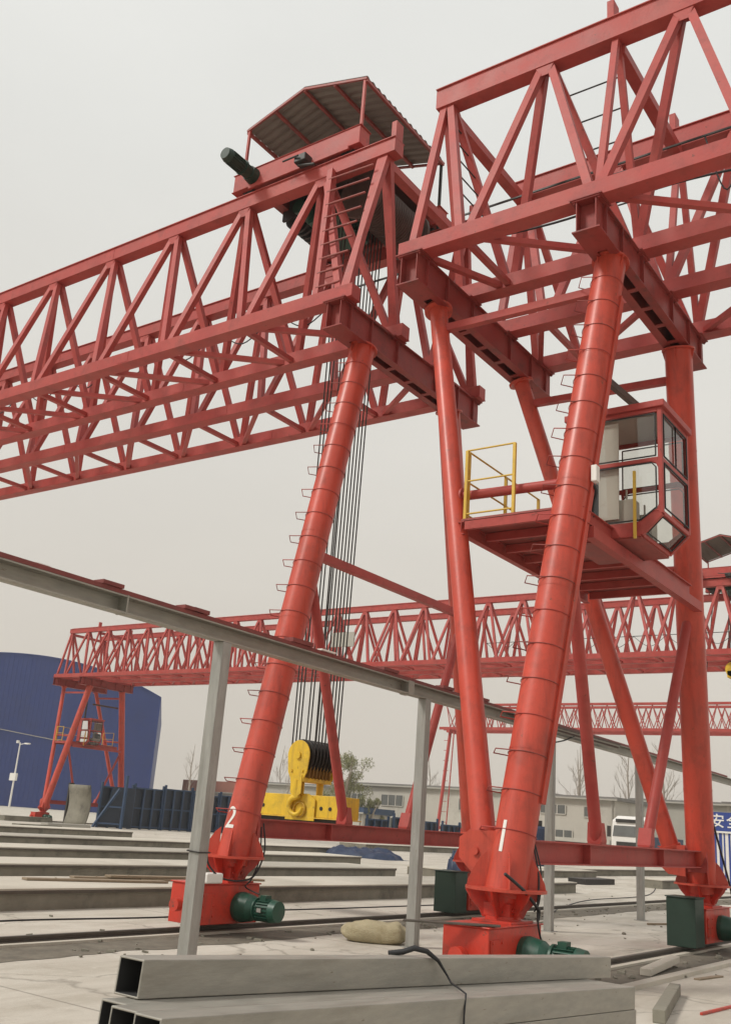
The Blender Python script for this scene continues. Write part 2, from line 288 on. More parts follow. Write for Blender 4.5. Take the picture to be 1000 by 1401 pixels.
# ------------------------------------------------------------------ gantry cranes
HB, HT = 10.727, 14.359
def gantry(Xc, Y0, L_, tch, label, near_end=True, num=None, far_simple=False):
    t = thing('gantry_crane', (Xc, Y0, 0), label, 'gantry crane', 'red truss gantry cranes')
    Yf = Y0-L_
    T = [Y0+2.62, Y0+0.62, Y0-1.75]; Te = [Yf+3.38, Yf+1.25, Yf-0.30]
    k = round((T[-1]-Te[0])/2.16); T += [T[-1]+(Te[0]-T[-1])*i/k for i in range(1, k)]+Te
    B = [Y0+2.66]+[(T[i]+T[i+1])/2 for i in range(1, len(T)-2)]
    B[1:1] = [Y0+1.65]; B.append(Yf-0.12)
    yt0, yt1, yb0, yb1 = Y0+2.78, Yf-0.573, Y0+2.835, Yf-0.435
    zt = HT; bc = 0.13
    for s in (-1, 1):
        a, bb, c = Xc+s*2.395, Xc+s*0.723, Xc+s*1.576
        wms = {}
        for x, nm in ((a, 'truss_girder'), (bb, 'inner_lattice')):
            wm = MB(); zb = HB+0.125; zu = zt-tch/2
            dx = (x-c)*0.16
            def web(yb_, yt_, w_=0.135):
                wm.beam((x-(x-c)*0.03, yb_, zb), (c+dx*0.35, yt_, zu), w_, w_*0.9, up=(1, 0, 0))
            for i in range(len(T)-1):
                if i+1 < len(B):
                    web(B[i+1]+0.09, T[i]-0.09 if i else T[i]-0.12); web(B[i+1]-0.09, T[i+1]+0.09)
            web(B[0]-0.02, T[0]+0.02)
            web(Y0-0.62, Y0-0.62, 0.11)
            if T[-1] < B[-1]: web(B[-1]-0.02, T[-1]-0.02)
            if nm == 'truss_girder': gird = wm.build(nm, RED, t)
            else: wm.build(nm, RED, gird)
        ch = MB().beam((c, yt0, zt), (c, yt1, zt), 0.30, tch)
        ch.box(c-0.18, c+0.18, yt1-0.003, yt0+0.003, zt+tch/2+0.001, zt+tch/2+0.022)
        ch.box(c-0.03, c+0.03, yt1+0.05, yt0-0.05, zt+tch/2+0.022, zt+tch/2+0.09)
        for y in T[1:-1]:
            ch.box(c-0.10, c+0.10, y-0.14, y+0.14, zt-tch/2-0.03, zt-tch/2-0.002)
            ch.plate([(c-0.13, y-0.17, zt-tch/2-0.002), (c-0.13, y+0.17, zt-tch/2-0.002), (c-0.13, y+0.07, zt-tch/2-0.2), (c-0.13, y-0.07, zt-tch/2-0.2)], 0.012, (1, 0, 0))
        for i in range(1, int(L_/6)):
            y = Y0-i*6.0-1.3; ch.box(c-0.157, c-0.150, y-0.006, y+0.006, zt-tch/2, zt+tch/2)
        ch.build('top_chord', RED, gird, 0.008)
        for ye_ in (yt1+0.07, Y0-0.55):
            MB().beam((c, ye_, zt+tch/2+0.024), (c, ye_, zt+tch/2+0.42), 0.12, 0.24, up=(1, 0, 0)).build('end_stop', RED, gird, 0.006)
        for x in (a, bb):
            o = MB().beam((x, yb0, HB), (x, yb1, HB), 0.26, 0.26)
            o.box(x-0.15, x+0.15, yb1-0.002, yb0+0.002, HB-0.147, HB-0.131)
            for i in range(1, int(L_/6)):
                y = Y0-i*6.0-3.3; o.box(x-0.137, x-0.130, y-0.16, y+0.16, HB-0.11, HB+0.11)
            o.build('bottom_chord', RED, gird, 0.008)
        lt = MB(); zb = HB-0.06
        for i in range(len(B)):
            lt.beam((a, B[i], zb), (bb, B[i], zb), 0.10, 0.10)
            if i: lt.beam((a, B[i-1]-0.1, zb), (bb, B[i]+0.1, zb), 0.10, 0.10)
        lt.build('bottom_lattice', RED, gird)
        # ladder rungs inside the truss near the cab end
    for y in (T[0]-0.05, Y0-0.62, T[-1]+0.05):
        MB().beam((Xc-1.50, y, zt-tch/2-0.1), (Xc+1.50, y, zt-tch/2-0.1), 0.20, 0.18).build('cross_tie', RED, t, 0.006)
    # ladders
    def ladder(p0, p1, q0, q1, n_, r_=0.014):
        for i in range(n_):
            f_ = (i+0.5)/n_; a_ = V(p0).lerp(V(p1), f_); b_ = V(q0).lerp(V(q1), f_)
            MB().cyl(a_, b_, r_, n=6).build('ladder_rung', BLK if r_ < 0.02 else RED, t)
    cA, cU = Xc-1.576, HT-tch/2
    if near_end:
        ladder((cA-0.6, B[1]+0.25, HB+0.9), (cA-0.08, T[0]-0.2, cU-0.3), (cA+0.62, B[1]+0.25, HB+0.9), (cA+0.12, T[0]-0.2, cU-0.3), 5)
        ladder((cA+0.7, Y0-0.45, HB+0.5), (cA+0.2, Y0+0.40, cU-0.2), (cA+0.7, Y0-0.62, HB+0.5), (cA+0.2, Y0-0.62, cU-0.2), 5)
    else:
        mbl = MB(); y0_, y1_ = Yf+0.62, Yf+1.02
        p0, p1 = V((Xc-2.36, Yf+0.50, HB+0.13)), V((cA-0.16, Yf+0.95, cU+0.05))
        q0, q1 = V((Xc-2.36, Yf+0.0, HB+0.13)), V((cA-0.16, Yf-0.2, cU))
        mbl.beam(p0, p1, 0.13, 0.16, up=(1, 0, 0)); mbl.build('ladder_stile', RED, t)
        for i in range(9):
            f_ = (i+0.6)/9.4
            MB().cyl(p0.lerp(p1, f_)+V((-0.07, 0, 0)), q0.lerp(q1, f_)+V((-0.07, 0, 0)), 0.022, n=6).build('ladder_rung', DRED, t)
    # ---- saddle beams
    def saddle(Y):
        z0, z1 = 10.02, HB-0.155; x0, x1 = Xc-2.58, Xc+2.58
        sb = MB()
        sb.box(x0, x1, Y-0.215, Y+0.215, z1-0.022, z1)           # top flange
        sb.box(x0, Xc-1.95, Y-0.215, Y+0.215, z0, z0+0.022); sb.box(Xc+1.95, x1, Y-0.215, Y+0.215, z0, z0+0.022)
        for yy in (-1, 1):
            sb.box(x0+0.02, x1-0.02, Y+yy*0.15-0.007, Y+yy*0.15+0.007, z0+0.022, z1-0.022)
            sb.box(Xc-1.95, Xc+1.95, Y+yy*0.145-0.07, Y+yy*0.145+0.07, z0, z0+0.022)
            for x in (x0+0.30, Xc-1.62, Xc-0.72, Xc+0.72, Xc+1.62, x1-0.30): sb.box(x-0.008, x+0.008, Y+yy*0.157, Y+yy*0.21, z0+0.022, z1-0.022)
        for i in range(5):
            x = Xc-1.3+i*0.65; sb.box(x-0.05, x+0.05, Y-0.075, Y+0.075, z0+0.002, z0+0.02)
        sb.box(x0+0.16, x0+0.176, Y-0.143, Y+0.143, z0+0.022, z1-0.022); sb.box(x1-0.176, x1-0.16, Y-0.143, Y+0.143, z0+0.022, z1-0.022)
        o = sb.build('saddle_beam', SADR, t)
        for x in (Xc-2.395, Xc-0.723, Xc+0.723, Xc+2.395):
            bt = MB().box(x-0.2, x+0.2, Y-0.25, Y+0.25, z1+0.0015, z1+0.02)
            for yy in (-0.19, 0.19):
                for xx in (-0.15, 0.15): bt.cyl((x+xx, Y+yy, z1-0.05), (x+xx, Y+yy, z1+0.05), 0.02, n=6)
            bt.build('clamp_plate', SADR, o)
        return o
    ym, ybr, yfl = Y0-0.493, Y0+2.58, Yf-0.086
    for y in (ym, ybr, yfl): saddle(y)
    # ---- legs
    def lp(s, Yb, Yt, z, off=0): f_ = (z-0.8)/(10.02-0.8); return V((Xc+s*(3.65-(3.65-1.6)*f_), Yb+(Yt-Yb)*f_, z))
    def bogie(s, Yb):
        bx = Xc+s*3.65; xa, xb = (bx-0.83, bx+0.38) if s < 0 else (bx-0.74, bx+0.62)
        if near_end and s < 0 and num == '1': xa, xb = bx-0.83, bx+0.42
        o = MB().box(xa, xb, Yb-0.27, Yb+0.27, 0.14, 0.645)
        o.box(xa-0.02, xb+0.02, Yb-0.29, Yb+0.29, 0.647, 0.665)
        bg_ = o.build('wheel_box', REDB, t, 0.008)
        for xx in (xa+0.28, xb-0.28):
            wl = MB(); wl.cyl((xx, Yb-0.05, 0.30), (xx, Yb+0.05, 0.30), 0.185, n=24); wl.cyl((xx, Yb-0.075, 0.30), (xx, Yb-0.05, 0.30), 0.215, n=24); wl.cyl((xx, Yb+0.05, 0.30), (xx, Yb+0.075, 0.30), 0.215, n=24); wl.build('wheel', STL, bg_)
        bf = MB(); bf.cyl((xa-0.10, Yb, 0.38), (xa-0.02, Yb, 0.38), 0.05, n=14); bf.cyl((xa-0.20, Yb, 0.38), (xa-0.10, Yb, 0.38), 0.085, n=18); bf.build('buffer', REDB, bg_)
        ac = MB().box(xa+0.04, xa+0.30, Yb-0.285, Yb-0.272, 0.22, 0.54)
        for xx in (xa+0.07, xa+0.27):
            for zz_ in (0.25, 0.38, 0.51): ac.cyl((xx, Yb-0.285, zz_), (xx, Yb-0.298, zz_), 0.013, n=6)
        ac.build('axle_cover', REDB, bg_)
        xm = bx-0.02; ys = Yb-0.27; z_ = 0.36
        m1 = MB(); m1.cyl((xm, ys-0.002, z_), (xm, ys-0.07, z_), 0.19, 0.20, n=24); m1.cyl((xm, ys-0.07, z_), (xm, ys-0.24, z_), 0.20, 0.17, n=24); m1.cyl((xm, ys-0.24, z_), (xm, ys-0.34, z_), 0.17, 0.10, n=20)
        for k in range(8):
            a_ = k*math.pi/4; m1.cyl((xm+0.175*math.cos(a_), ys-0.05, z_+0.175*math.sin(a_)), (xm+0.175*math.cos(a_), ys-0.12, z_+0.175*math.sin(a_)), 0.017, n=6)
        m1.build('gear_reducer', GRN, bg_)
        m2 = MB(); m2.cyl((xm, ys-0.342, z_), (xm, ys-0.37, z_), 0.155, n=22)
        m2.cyl((xm, ys-0.37, z_), (xm, ys-0.62, z_), 0.125, n=22)
        for k in range(20):
            a_ = k*math.pi/10; cx_, cz_ = math.cos(a_), math.sin(a_)
            m2.beam((xm+0.135*cx_, ys-0.39, z_+0.135*cz_), (xm+0.135*cx_, ys-0.61, z_+0.135*cz_), 0.008, 0.03, up=(cx_, 0, cz_))
        m2.cyl((xm, ys-0.62, z_), (xm, ys-0.72, z_), 0.150, 0.135, n=22); m2.box(xm-0.06, xm+0.06, ys-0.52, ys-0.42, z_+0.12, z_+0.19)
        mo = m2.build('drive_motor', GRN, bg_, 0)
        MB().box(xm-0.163, xm-0.150, ys-0.53, ys-0.46, z_-0.02, z_+0.03).build('name_plate', GALP, mo)
        if s > 0:
            cb = MB().box(xa-0.52, xa-0.06, Yb-0.26, Yb+0.20, 0.10, 0.82); cb.box(xa-0.54, xa-0.04, Yb-0.28, Yb+0.22, 0.822, 0.84)
            cbo = cb.build('drive_cabinet', DGRN, t, 0.03); MB().box(xa-0.06, xa, Yb-0.1, Yb+0.1, 0.3, 0.5).build('cabinet_bracket', REDB, t)
        # pivot cone with flange, under the pipe
        pv = MB(); z0 = 0.667
        pv.cyl((bx, Yb, z0), (bx, Yb, z0+0.06), 0.20, n=24)
        pv.cyl((bx, Yb, z0+0.06), (bx, Yb, 0.985), 0.13, 0.22, n=28)
        pv.box(bx-0.15, bx+0.15, Yb-0.16, Yb+0.16, z0+0.0605, 0.86)
        for k in range(6):
            a_ = k*math.pi/3+0.16; d_ = V((math.cos(a_), math.sin(a_), 0)); c_ = V((bx, Yb, 0))
            pv.plate([c_+d_*0.12+V((0, 0, z0+0.04)), c_+d_*0.23+V((0, 0, z0+0.04)), c_+d_*0.27+V((0, 0, z0+0.12)), c_+d_*0.37+V((0, 0, z0+0.22)), c_+d_*0.43+V((0, 0, 0.985)), c_+d_*0.12+V((0, 0, 0.985))], 0.022, d_.cross(V((0, 0, 1))))
        for xx in (-0.09, 0.09): pv.cyl((bx+xx, Yb-0.162, 0.79), (bx+xx, Yb-0.18, 0.79), 0.022, n=8)
        pv.box(bx-0.27, bx+0.27, Yb-0.24, Yb+0.24, 0.6665, 0.69)
        pv.build('pivot_cone', REDB, t)
    def leg(s, Yb, Yt, rungs, rad=0.235):
        p, q = lp(s, Yb, Yt, 1.0), lp(s, Yb, Yt, 10.02)
        o = MB().cyl(p-(q-p).normalized()*0.10, q, rad, n=40).build('leg', REDL, t)
        d = (q-p).normalized(); a, b_ = frame(d, (0, 0, 1))
        fl = MB(); fl.cyl(p+V((0, 0, -0.012)), p+V((0, 0, 0.018)), 0.455, n=36)
        for k in range(4):
            an = k*math.pi/2+0.55; dd = V((math.cos(an), math.sin(an), 0))
            fl.plate([p+dd*(rad-0.02)+V((0, 0, 0.019)), p+dd*0.44+V((0, 0, 0.019)), p+dd*0.43+V((0, 0, 0.08)), p+dd*0.37+V((0, 0, 0.21)), p+dd*(rad+0.06)+V((0, 0, 0.33)), p+dd*(rad-0.02)+V((0, 0, 0.40))], 0.014, dd.cross(V((0, 0, 1))))
        fl.build('foot_flange', REDL, o)
        hd = MB(); hd.cyl(q-d*0.03, q-d*0.0, rad+0.05, n=28)
        for k in range(4):
            an = k*math.pi/2+0.2; dd = (a*math.cos(an)+b_*math.sin(an))
            hd.plate([q+dd*(rad-0.01)-d*0.031, q+dd*(rad+0.045)-d*0.031, q+dd*(rad+0.04)-d*0.06, q+dd*(rad-0.01)-d*0.25], 0.012, dd.cross(d))
        hd.build('head_flange', REDL, o)
        ws = MB()
        for k in range(1, 5):
            c_ = p+(q-p)*(k/5.0-0.03*(k % 2)); ws.cyl(c_-d*0.012, c_+d*0.012, rad+0.004, n=36, cap=False)
        ws.build('weld_ring', REDL, o)
        if rungs:
            side = (V((-0.55, 0.84, 0))); side = (side-d*side.dot(d)).normalized(); tang = d.cross(side)
            nr = 19
            for k in range(nr):
                c_ = p+(q-p)*((k+1.35)/(nr+1.4))
                ring = [c_+(side*math.cos(an)+tang*math.sin(an))*(rad+0.008) for an in [i*2*math.pi/28 for i in range(29)]]
                mr_ = MB().tube(ring, 0.005, 5)
                e1 = c_+(side*math.cos(0.75)+tang*math.sin(0.75))*(rad+0.006); e2 = c_+(side*math.cos(-0.75)+tang*math.sin(-0.75))*(rad+0.006)
                tip1 = c_+side*(rad+0.165)+tang*0.12-d*0.02; tip2 = c_+side*(rad+0.165)-tang*0.12-d*0.02
                mr_.tube([e1, tip1, tip2, e2], 0.008, 6)
                mr_.build('step_rung', DRED if k % 3 else RED, o)
        return o
    def sill(Yb):
        p, q = lp(-1, Yb, Yb, 1.41)+V((0.18, 0, 0)), lp(1, Yb, Yb, 1.41)-V((0.18, 0, 0))
        sb = MB().ibeam(p, q, 0.24, 0.27, 0.018, 0.014)
        for i in range(1, 7):
            x = p.x+(q.x-p.x)*i/7
            if i in (2, 5): sb.box(x-0.007, x+0.007, Yb-0.11, Yb+0.11, 1.41-0.115, 1.41+0.115)
        sb.box(p.x-0.02, p.x+0.03, Yb-0.2, Yb+0.2, 1.2, 1.62); sb.box(q.x-0.03, q.x+0.02, Yb-0.2, Yb+0.2, 1.2, 1.62)
        sb.build('sill_beam', RED, t)
    def xbrace(Yb, Yt, ztop, zh):
        for s in (-1, 1):
            a_ = lp(s, Yb, Yt, ztop)-V((s*0.18, 0, 0)); b_ = V((Xc+s*0.95, Yb, 1.56))
            o = MB().cyl(a_, b_, 0.085, n=16); o.box(b_.x-0.11, b_.x+0.11, Yb-0.09, Yb+0.09, 1.547, 1.575)
            o.plate([(b_.x-0.10, Yb, 1.575), (b_.x+0.10, Yb, 1.575), (b_.x+s*0.03+0.05, Yb, 1.82), (b_.x+s*0.03-0.05, Yb, 1.82)], 0.20, (0, 1, 0))
            o.build('thin_brace', RED, t)
        if zh: MB().beam(lp(-1, Yb, Yt, zh)+V((0.2, 0, 0)), lp(1, Yb, Yt, zh)-V((0.2, 0, 0)), 0.14, 0.14).build('leg_tie', RED, t, 0.006)
    # flexible end
    for s in (-1, 1):
        o = leg(s, Yf, yfl, s < 0 and not near_end); bogie(s, Yf)
        if s < 0 and num == '2': legnum = o
    sill(Yf); xbrace(Yf, yfl, 5.38, 5.82)
    # rigid cab end
    for s in (-1, 1):
        o = leg(s, Y0, ym, s < 0 and near_end); bogie(s, Y0)
        if s < 0 and num == '1': legnum = o
        a_ = V((Xc+s*3.36, Y0+0.43, 1.58)); b_ = lp(s, Y0, ybr, 10.02); b_.x = Xc+s*1.577
        d_ = (b_-a_).normalized(); bl = MB().cyl(a_, b_, 0.15, n=28); bl.cyl(a_-d_*0.02, a_+d_*0.03, 0.18, n=28); bl.cyl(b_-d_*0.05, b_-d_*0.0, 0.24, n=24)
        blo = bl.build('brace_leg', REDL, t)
        br = MB(); bx = Xc+s*3.50
        for dx in (-0.16, 0.16):
            pp = V((Xc+s*3.42+dx, Y0, 0))
            br.plate([pp+V((0, 0.15, 1.12)), pp+V((0, 0.44, 1.14)), pp+V((0, 0.62, 1.30)), pp+V((0, 0.62, 1.52)), pp+V((0, 0.50, 1.60)), pp+V((0, 0.15, 1.62))], 0.02, (1, 0, 0))
        br.box(Xc+s*3.42-0.15, Xc+s*3.42+0.15, Y0+0.16, Y0+0.62, 1.56, 1.58)
        br.cyl((Xc+s*3.42-0.2, Y0+0.40, 1.38), (Xc+s*3.42+0.2, Y0+0.40, 1.38), 0.045, n=16)
        br.build('pivot_bracket', REDL, blo)
        # strut between brace leg and main leg high up
        f_ = (9.55-1.5)/(10.02-1.5)
        bt_ = a_.lerp(b_, (9.55-1.58)/(10.02-1.58))
        MB().beam(bt_-V((0, 0.12, 0)), lp(s, Y0, ym, 9.5)+V((0, 0.2, 0)), 0.12, 0.13).build('leg_strut', RED, t, 0.005)
        bt2 = a_.lerp(b_, (6.25-1.58)/(10.02-1.58))
        st = MB().cyl(bt2-V((0, 0.1, 0)), lp(s, Y0, ym, 6.2)+V((0, 0.2, 0)), 0.07, n=14); st.cyl(bt2-V((0, 0.16, 0)), bt2-V((0, 0.13, 0)), 0.12, n=14); st.build('leg_strut', RED, t)
    sill(Y0); xbrace(Y0, ym, 5.25, None)
    # ---- platform
    zP = 5.78; xa, xb, ya, yb = Xc-2.62, Xc+1.95, Y0-0.45, Y0+1.35
    pf = MB().box(xa, xb, ya, yb, zP, zP+0.03)
    plat = pf.build('platform', DRED, t)
    fr_ = MB()
    for y in (ya, yb): fr_.ibeam((xa-0.0, y, zP-0.10), (xb, y, zP-0.10), 0.10, 0.19, 0.012, 0.01)
    fr_.beam((lp(-1, Y0, ym, 5.7).x+0.2, ya-0.02, zP-0.29), (lp(1, Y0, ym, 5.7).x-0.2, ya-0.02, zP-0.29), 0.13, 0.16)
    for i in range(8):
        x = xa+0.03+i*(xb-xa-0.06)/7; fr_.beam((x, ya+0.06, zP-0.07), (x, yb-0.06, zP-0.07), 0.06, 0.12)
    fr_.build('platform_frame', RED, plat)
    def railing(p, q, nbay=1, h=1.05):
        p = V(p); q = V(q); o = MB()
        for i in range(nbay+1):
            c_ = p.lerp(q, i/nbay); o.beam(c_, c_+V((0, 0, h)), 0.042, 0.042, up=(1, 0, 0))
        for zz in (h, h*0.55, 0.08): o.cyl(p+V((0, 0, zz)), q+V((0, 0, zz)), 0.014, n=8)
        return o.build('railing', RYEL, plat)
    zz = zP+0.03
    railing((xa+0.04, yb-0.04, zz), (xa+0.04, Y0+0.55, zz)); railing((xa+0.10, yb-0.04, zz), (Xc-0.2, yb-0.04, zz), 2)
    railing((xb-0.04, yb-0.04, zz), (xb-0.04, Y0+0.1, zz)); 
    # ---- cab
    cx0, cx1, cy0, cy1, cz0, cz1 = Xc-1.55, Xc-0.35, Y0-1.20, Y0+0.20, 5.58, 7.50
    cz0 = 5.62; zc = cz0+0.30; yc = cy0+0.32     # slanted lower front
    cab = MB(); xmid_ = (cx0+cx1)/2
    cab.box(cx0-0.04, cx1+0.04, cy0-0.05, cy1+0.05, cz1, cz1+0.10)
    cabo = cab.build('cab', RED, t, 0.01)
    fm = MB(); w_ = 0.062
    def bar(p, q, w1=w_): fm.beam(p, q, w1, w1, up=(1, 0, 0))
    for x in (cx0+w_/2, cx1-w_/2):
        bar((x, cy0+w_/2, zc), (x, cy0+w_/2, cz1)); bar((x, cy0+w_/2, zc), (x, yc, cz0+w_/2)); bar((x, yc, cz0+w_/2), (x, cy1, cz0+w_/2)); bar((x, cy1-w_/2, cz0), (x, cy1-w_/2, cz1))
        bar((x, cy0+w_, cz1-w_/2), (x, cy1-w_, cz1-w_/2)); bar((x, cy0+w_, 6.72), (x, cy1-w_, 6.72))
        fm.beam((x, cy0+0.30, cz0+0.12), (x, cy1-0.04, cz0+0.12), 0.06, 0.18)
    for z in (cz1-w_/2, 6.72, zc+0.01): fm.beam((cx0+w_, cy0+w_/2, z), (cx1-w_, cy0+w_/2, z), w_*0.95, w_)
    fm.beam((cx0+w_, yc, cz0+w_/2), (cx1-w_, yc, cz0+w_/2), w_, w_); fm.beam((cx0+w_, cy1-w_/2, cz1-w_/2), (cx1-w_, cy1-w_/2, cz1-w_/2), w_, w_)
    # rounded corner fillets of the glazing
    for x in (cx0+w_/2, cx1-w_/2):
        for (yy, z_, sy, sz) in ((cy0+w_, 6.72-w_/2, 1, -1), (cy0+w_, zc+0.04, 1, 1), (cy1-0.38, 6.72-w_/2, -1, -1)):
            fm.plate([(x, yy-0.01*sy, z_-0.01*sz), (x, yy+sy*0.10, z_), (x, yy+sy*0.03, z_+sz*0.03), (x, yy, z_+sz*0.10)], 0.06, (1, 0, 0))
        fm.plate([(x, cy0+0.035, zc), (x, cy0+0.035, zc+0.13), (x, cy0+0.085, zc+0.085), (x, cy0+0.32, cz0+0.225), (x, cy0+0.36, cz0+0.225), (x, yc+0.02, cz0+0.03)], 0.045, (1, 0, 0))
    fm.box(cx0-0.002, cx0+0.05, cy1-0.36, cy1-w_, cz0+0.28, cz1-w_)       # solid door-side panel
    fm.build('cab_frame', RED, cabo, 0.006)
    MB().box(cx0+0.02, cx1-0.02, yc, cy1, cz0-0.02, cz0-0.002).build('cab_floor', DRED, cabo)
    MB().box(cx0+0.05, cx1-0.05, cy0+0.08, cy1-0.08, cz1-0.006, cz1-0.002).build('cab_ceiling', CABW, cabo)
    rp = MB().box(cx0+0.08, cx1-0.08, cy1-0.03, cy1-0.01, 6.72, cz1-0.08); rp.box(cx0+0.08, cx1-0.08, cy1-0.03, cy1-0.01, cz0, cz0+0.45); rp.box(xmid_-0.05, xmid_+0.3, cy1-0.035, cy1-0.006, cz0+0.1, 6.9); rp.build('rear_panel', CABW, cabo)
    # gaskets + glass panes
    def pane(pts, nrm):
        pts = [V(p) for p in pts]; c_ = sum(pts, V())/len(pts); nn = V(nrm)*0.02
        gk = MB(); ring = pts+[pts[0]]
        for i in range(len(pts)): gk.beam(ring[i]+nn, ring[i+1]+nn, 0.017, 0.017, up=nrm)
        g_ = MB().add([p for p in pts], [tuple(range(len(pts)))]).build('window_pane', GLASS, cabo)
        gk.build('gasket', GUM, g_)
    ye = cy1-0.38
    for x, nx in ((cx0+0.02, -1), (cx1-0.02, 1)):
        pane([(x, cy0+0.09, 6.77), (x, ye, 6.77), (x, ye, cz1-0.09), (x, cy0+0.09, cz1-0.09)], (nx, 0, 0))
        pane([(x, cy0+0.09, zc+0.09), (x, cy0+0.32, cz0+0.23), (x, ye, cz0+0.23), (x, ye, 6.60), (x, ye-0.06, 6.67), (x, cy0+0.15, 6.67), (x, cy0+0.09, 6.60)], (nx, 0, 0))
    y = cy0+0.02; xm = (cx0+cx1)/2
    pane([(cx0+0.09, y, 6.77), (xm, y, 6.77), (xm, y, cz1-0.09), (cx0+0.09, y, cz1-0.09)], (0, -1, 0)); pane([(xm, y, 6.77), (cx1-0.09, y, 6.77), (cx1-0.09, y, cz1-0.09), (xm, y, cz1-0.09)], (0, -1, 0))
    pane([(cx0+0.09, y, zc+0.09), (cx1-0.09, y, zc+0.09), (cx1-0.09, y, 6.67), (cx0+0.09, y, 6.67)], (0, -1, 0))
    pane([(cx0+0.10, cy0+0.06, zc-0.02), (cx1-0.10, cy0+0.06, zc-0.02), (cx1-0.10, yc-0.05, cz0+0.08), (cx0+0.10, yc-0.05, cz0+0.08)], (0, -0.7, -0.7))
    seat = MB().box(xm-0.24, xm+0.24, Y0-0.55, Y0-0.10, 6.0, 6.12); seat.box(xm-0.24, xm+0.24, Y0-0.10, Y0+0.0, 6.0, 6.62); seat.cyl((xm, Y0-0.32, cz0), (xm, Y0-0.32, 6.0), 0.05, n=12)
    seat.build('operator_seat', SEAT, cabo, 0.03)
    for xc_ in (cx0+0.23, cx1-0.23):
        cs = MB().box(xc_-0.11, xc_+0.11, Y0-0.75, Y0-0.3, cz0+0.01, 6.22); cs.cyl((xc_, Y0-0.6, 6.215), (xc_, Y0-0.6, 6.40), 0.015, n=8); cs.build('control_console', CABW, cabo, 0.01)
    dp = MB().box(cx0+0.06, cx0+0.075, cy1-0.75, cy1-0.45, cz0+0.3, cz1-0.12); dp.build('door_post_panel', CABW, cabo)
    hang = MB().beam((xm-0.15, Y0-0.2, cz1+0.1), (xm-0.6, Y0-0.2, 10.03), 0.09, 0.09, up=(0, 1, 0)); hang.beam((xm+0.1, Y0+0.1, cz1+0.1), (xm-0.55, Y0+1.6, 9.3), 0.10, 0.07, up=(0, 1, 0)); 
    MB().beam((xm-0.35, Y0-0.1, cz1+0.1), (lp(-1, Y0, ym, 9.4).x+0.2, Y0-0.35, 9.3), 0.11, 0.07, up=(0, 1, 0)).build('cab_hanger', BLK, t)
    for (y_, h_) in ((4.515-5.351, 1.0),):
        MB().beam((cx0-0.10, Y0+y_, cz0-0.06), (cx0-0.10, Y0+y_, cz0+0.92), 0.036, 0.036, up=(1, 0, 0)).build('yellow_post', RYEL, t)
    MB().beam((Xc-0.55, Y0+0.15, 8.77), (Xc+1.85, Y0+0.0, 8.77), 0.09, 0.12).build('cross_strut', BRN, t, 0.005)
    # leg numeral
    if num:
        cu = bpy.data.curves.new('n', 'FONT'); cu.body = num; cu.size = 0.43 if num == '2' else 0.50; cu.extrude = 0; cu.offset = 0.004
        tmp = bpy.data.objects.new('n', cu); C.objects.link(tmp); bpy.context.view_layer.update()
        me = bpy.data.meshes.new_from_object(tmp.evaluated_get(bpy.context.evaluated_depsgraph_get())); bpy.data.objects.remove(tmp)
        bm = bmesh.new(); bm.from_mesh(me)
        for _ in range(2): bmesh.ops.subdivide_edges(bm, edges=[e_ for e_ in bm.edges if e_.calc_length() > 0.04], cuts=1, use_grid_fill=True)
        bmesh.ops.triangulate(bm, faces=bm.faces)
        xs = [v.co.x for v in bm.verts]; ys = [v.co.y for v in bm.verts]; mx_, my_ = (min(xs)+max(xs))/2, (min(ys)+max(ys))/2
        Yb, Yt = (Yf, yfl) if num == '2' else (Y0, ym)
        zc_ = 1.49 if num == '2' else 1.52
        c_ = lp(-1, Yb, Yt, zc_); d_ = (lp(-1, Yb, Yt, 9)-lp(-1, Yb, Yt, 1.2)).normalized()
        az = V((-0.998, 0.05, 0)) if num == '2' else V((-0.99, 0.12, 0)); az = (az-d_*az.dot(d_)).normalized(); rt = d_.cross(az)   # rt points to the reader's right
        sx_ = 0.85 if num == '2' else 0.75
        for v in bm.verts:
            an = (v.co.x-mx_)*sx_/0.239; v.co = c_+d_*(v.co.y-my_)+(az*math.cos(an)+rt*math.sin(an))*0.2405
        bm.normal_update(); bm.to_mesh(me); bm.free()
        for v in me.vertices: v.co = v.co-t.location
        me.materials.clear(); me.materials.append(WHT)
        o = bpy.data.objects.new('leg_number', me); C.objects.link(o); o.parent = legnum
    return t
crane1 = gantry(14.1267, 5.351, 53.0, 0.40, 'near red gantry crane on the right, leg marked 1, with glazed operator cab and platform', True, '1')
crane2 = gantry(14.7445, 60.945, 50.93, 0.31, 'red gantry crane reaching away to the left, its near tubular leg marked 2', False, '2')

def cable(pts, r=0.012, nm='power_cable', parent=None, m_=RUB):
    P = [V(p) for p in pts]; o_ = []
    for i in range(len(P)-1):
        p0, p1, p2, p3 = P[max(i-1, 0)], P[i], P[i+1], P[min(i+2, len(P)-1)]
        for k in range(8):
            u = k/8; o_.append(0.5*((2*p1)+(p2-p0)*u+(2*p0-5*p1+4*p2-p3)*u*u+(3*p1-p0-3*p2+p3)*u**3))
    o_.append(P[-1]); return MB().tube(o_, r, 6).build(nm, m_, parent)
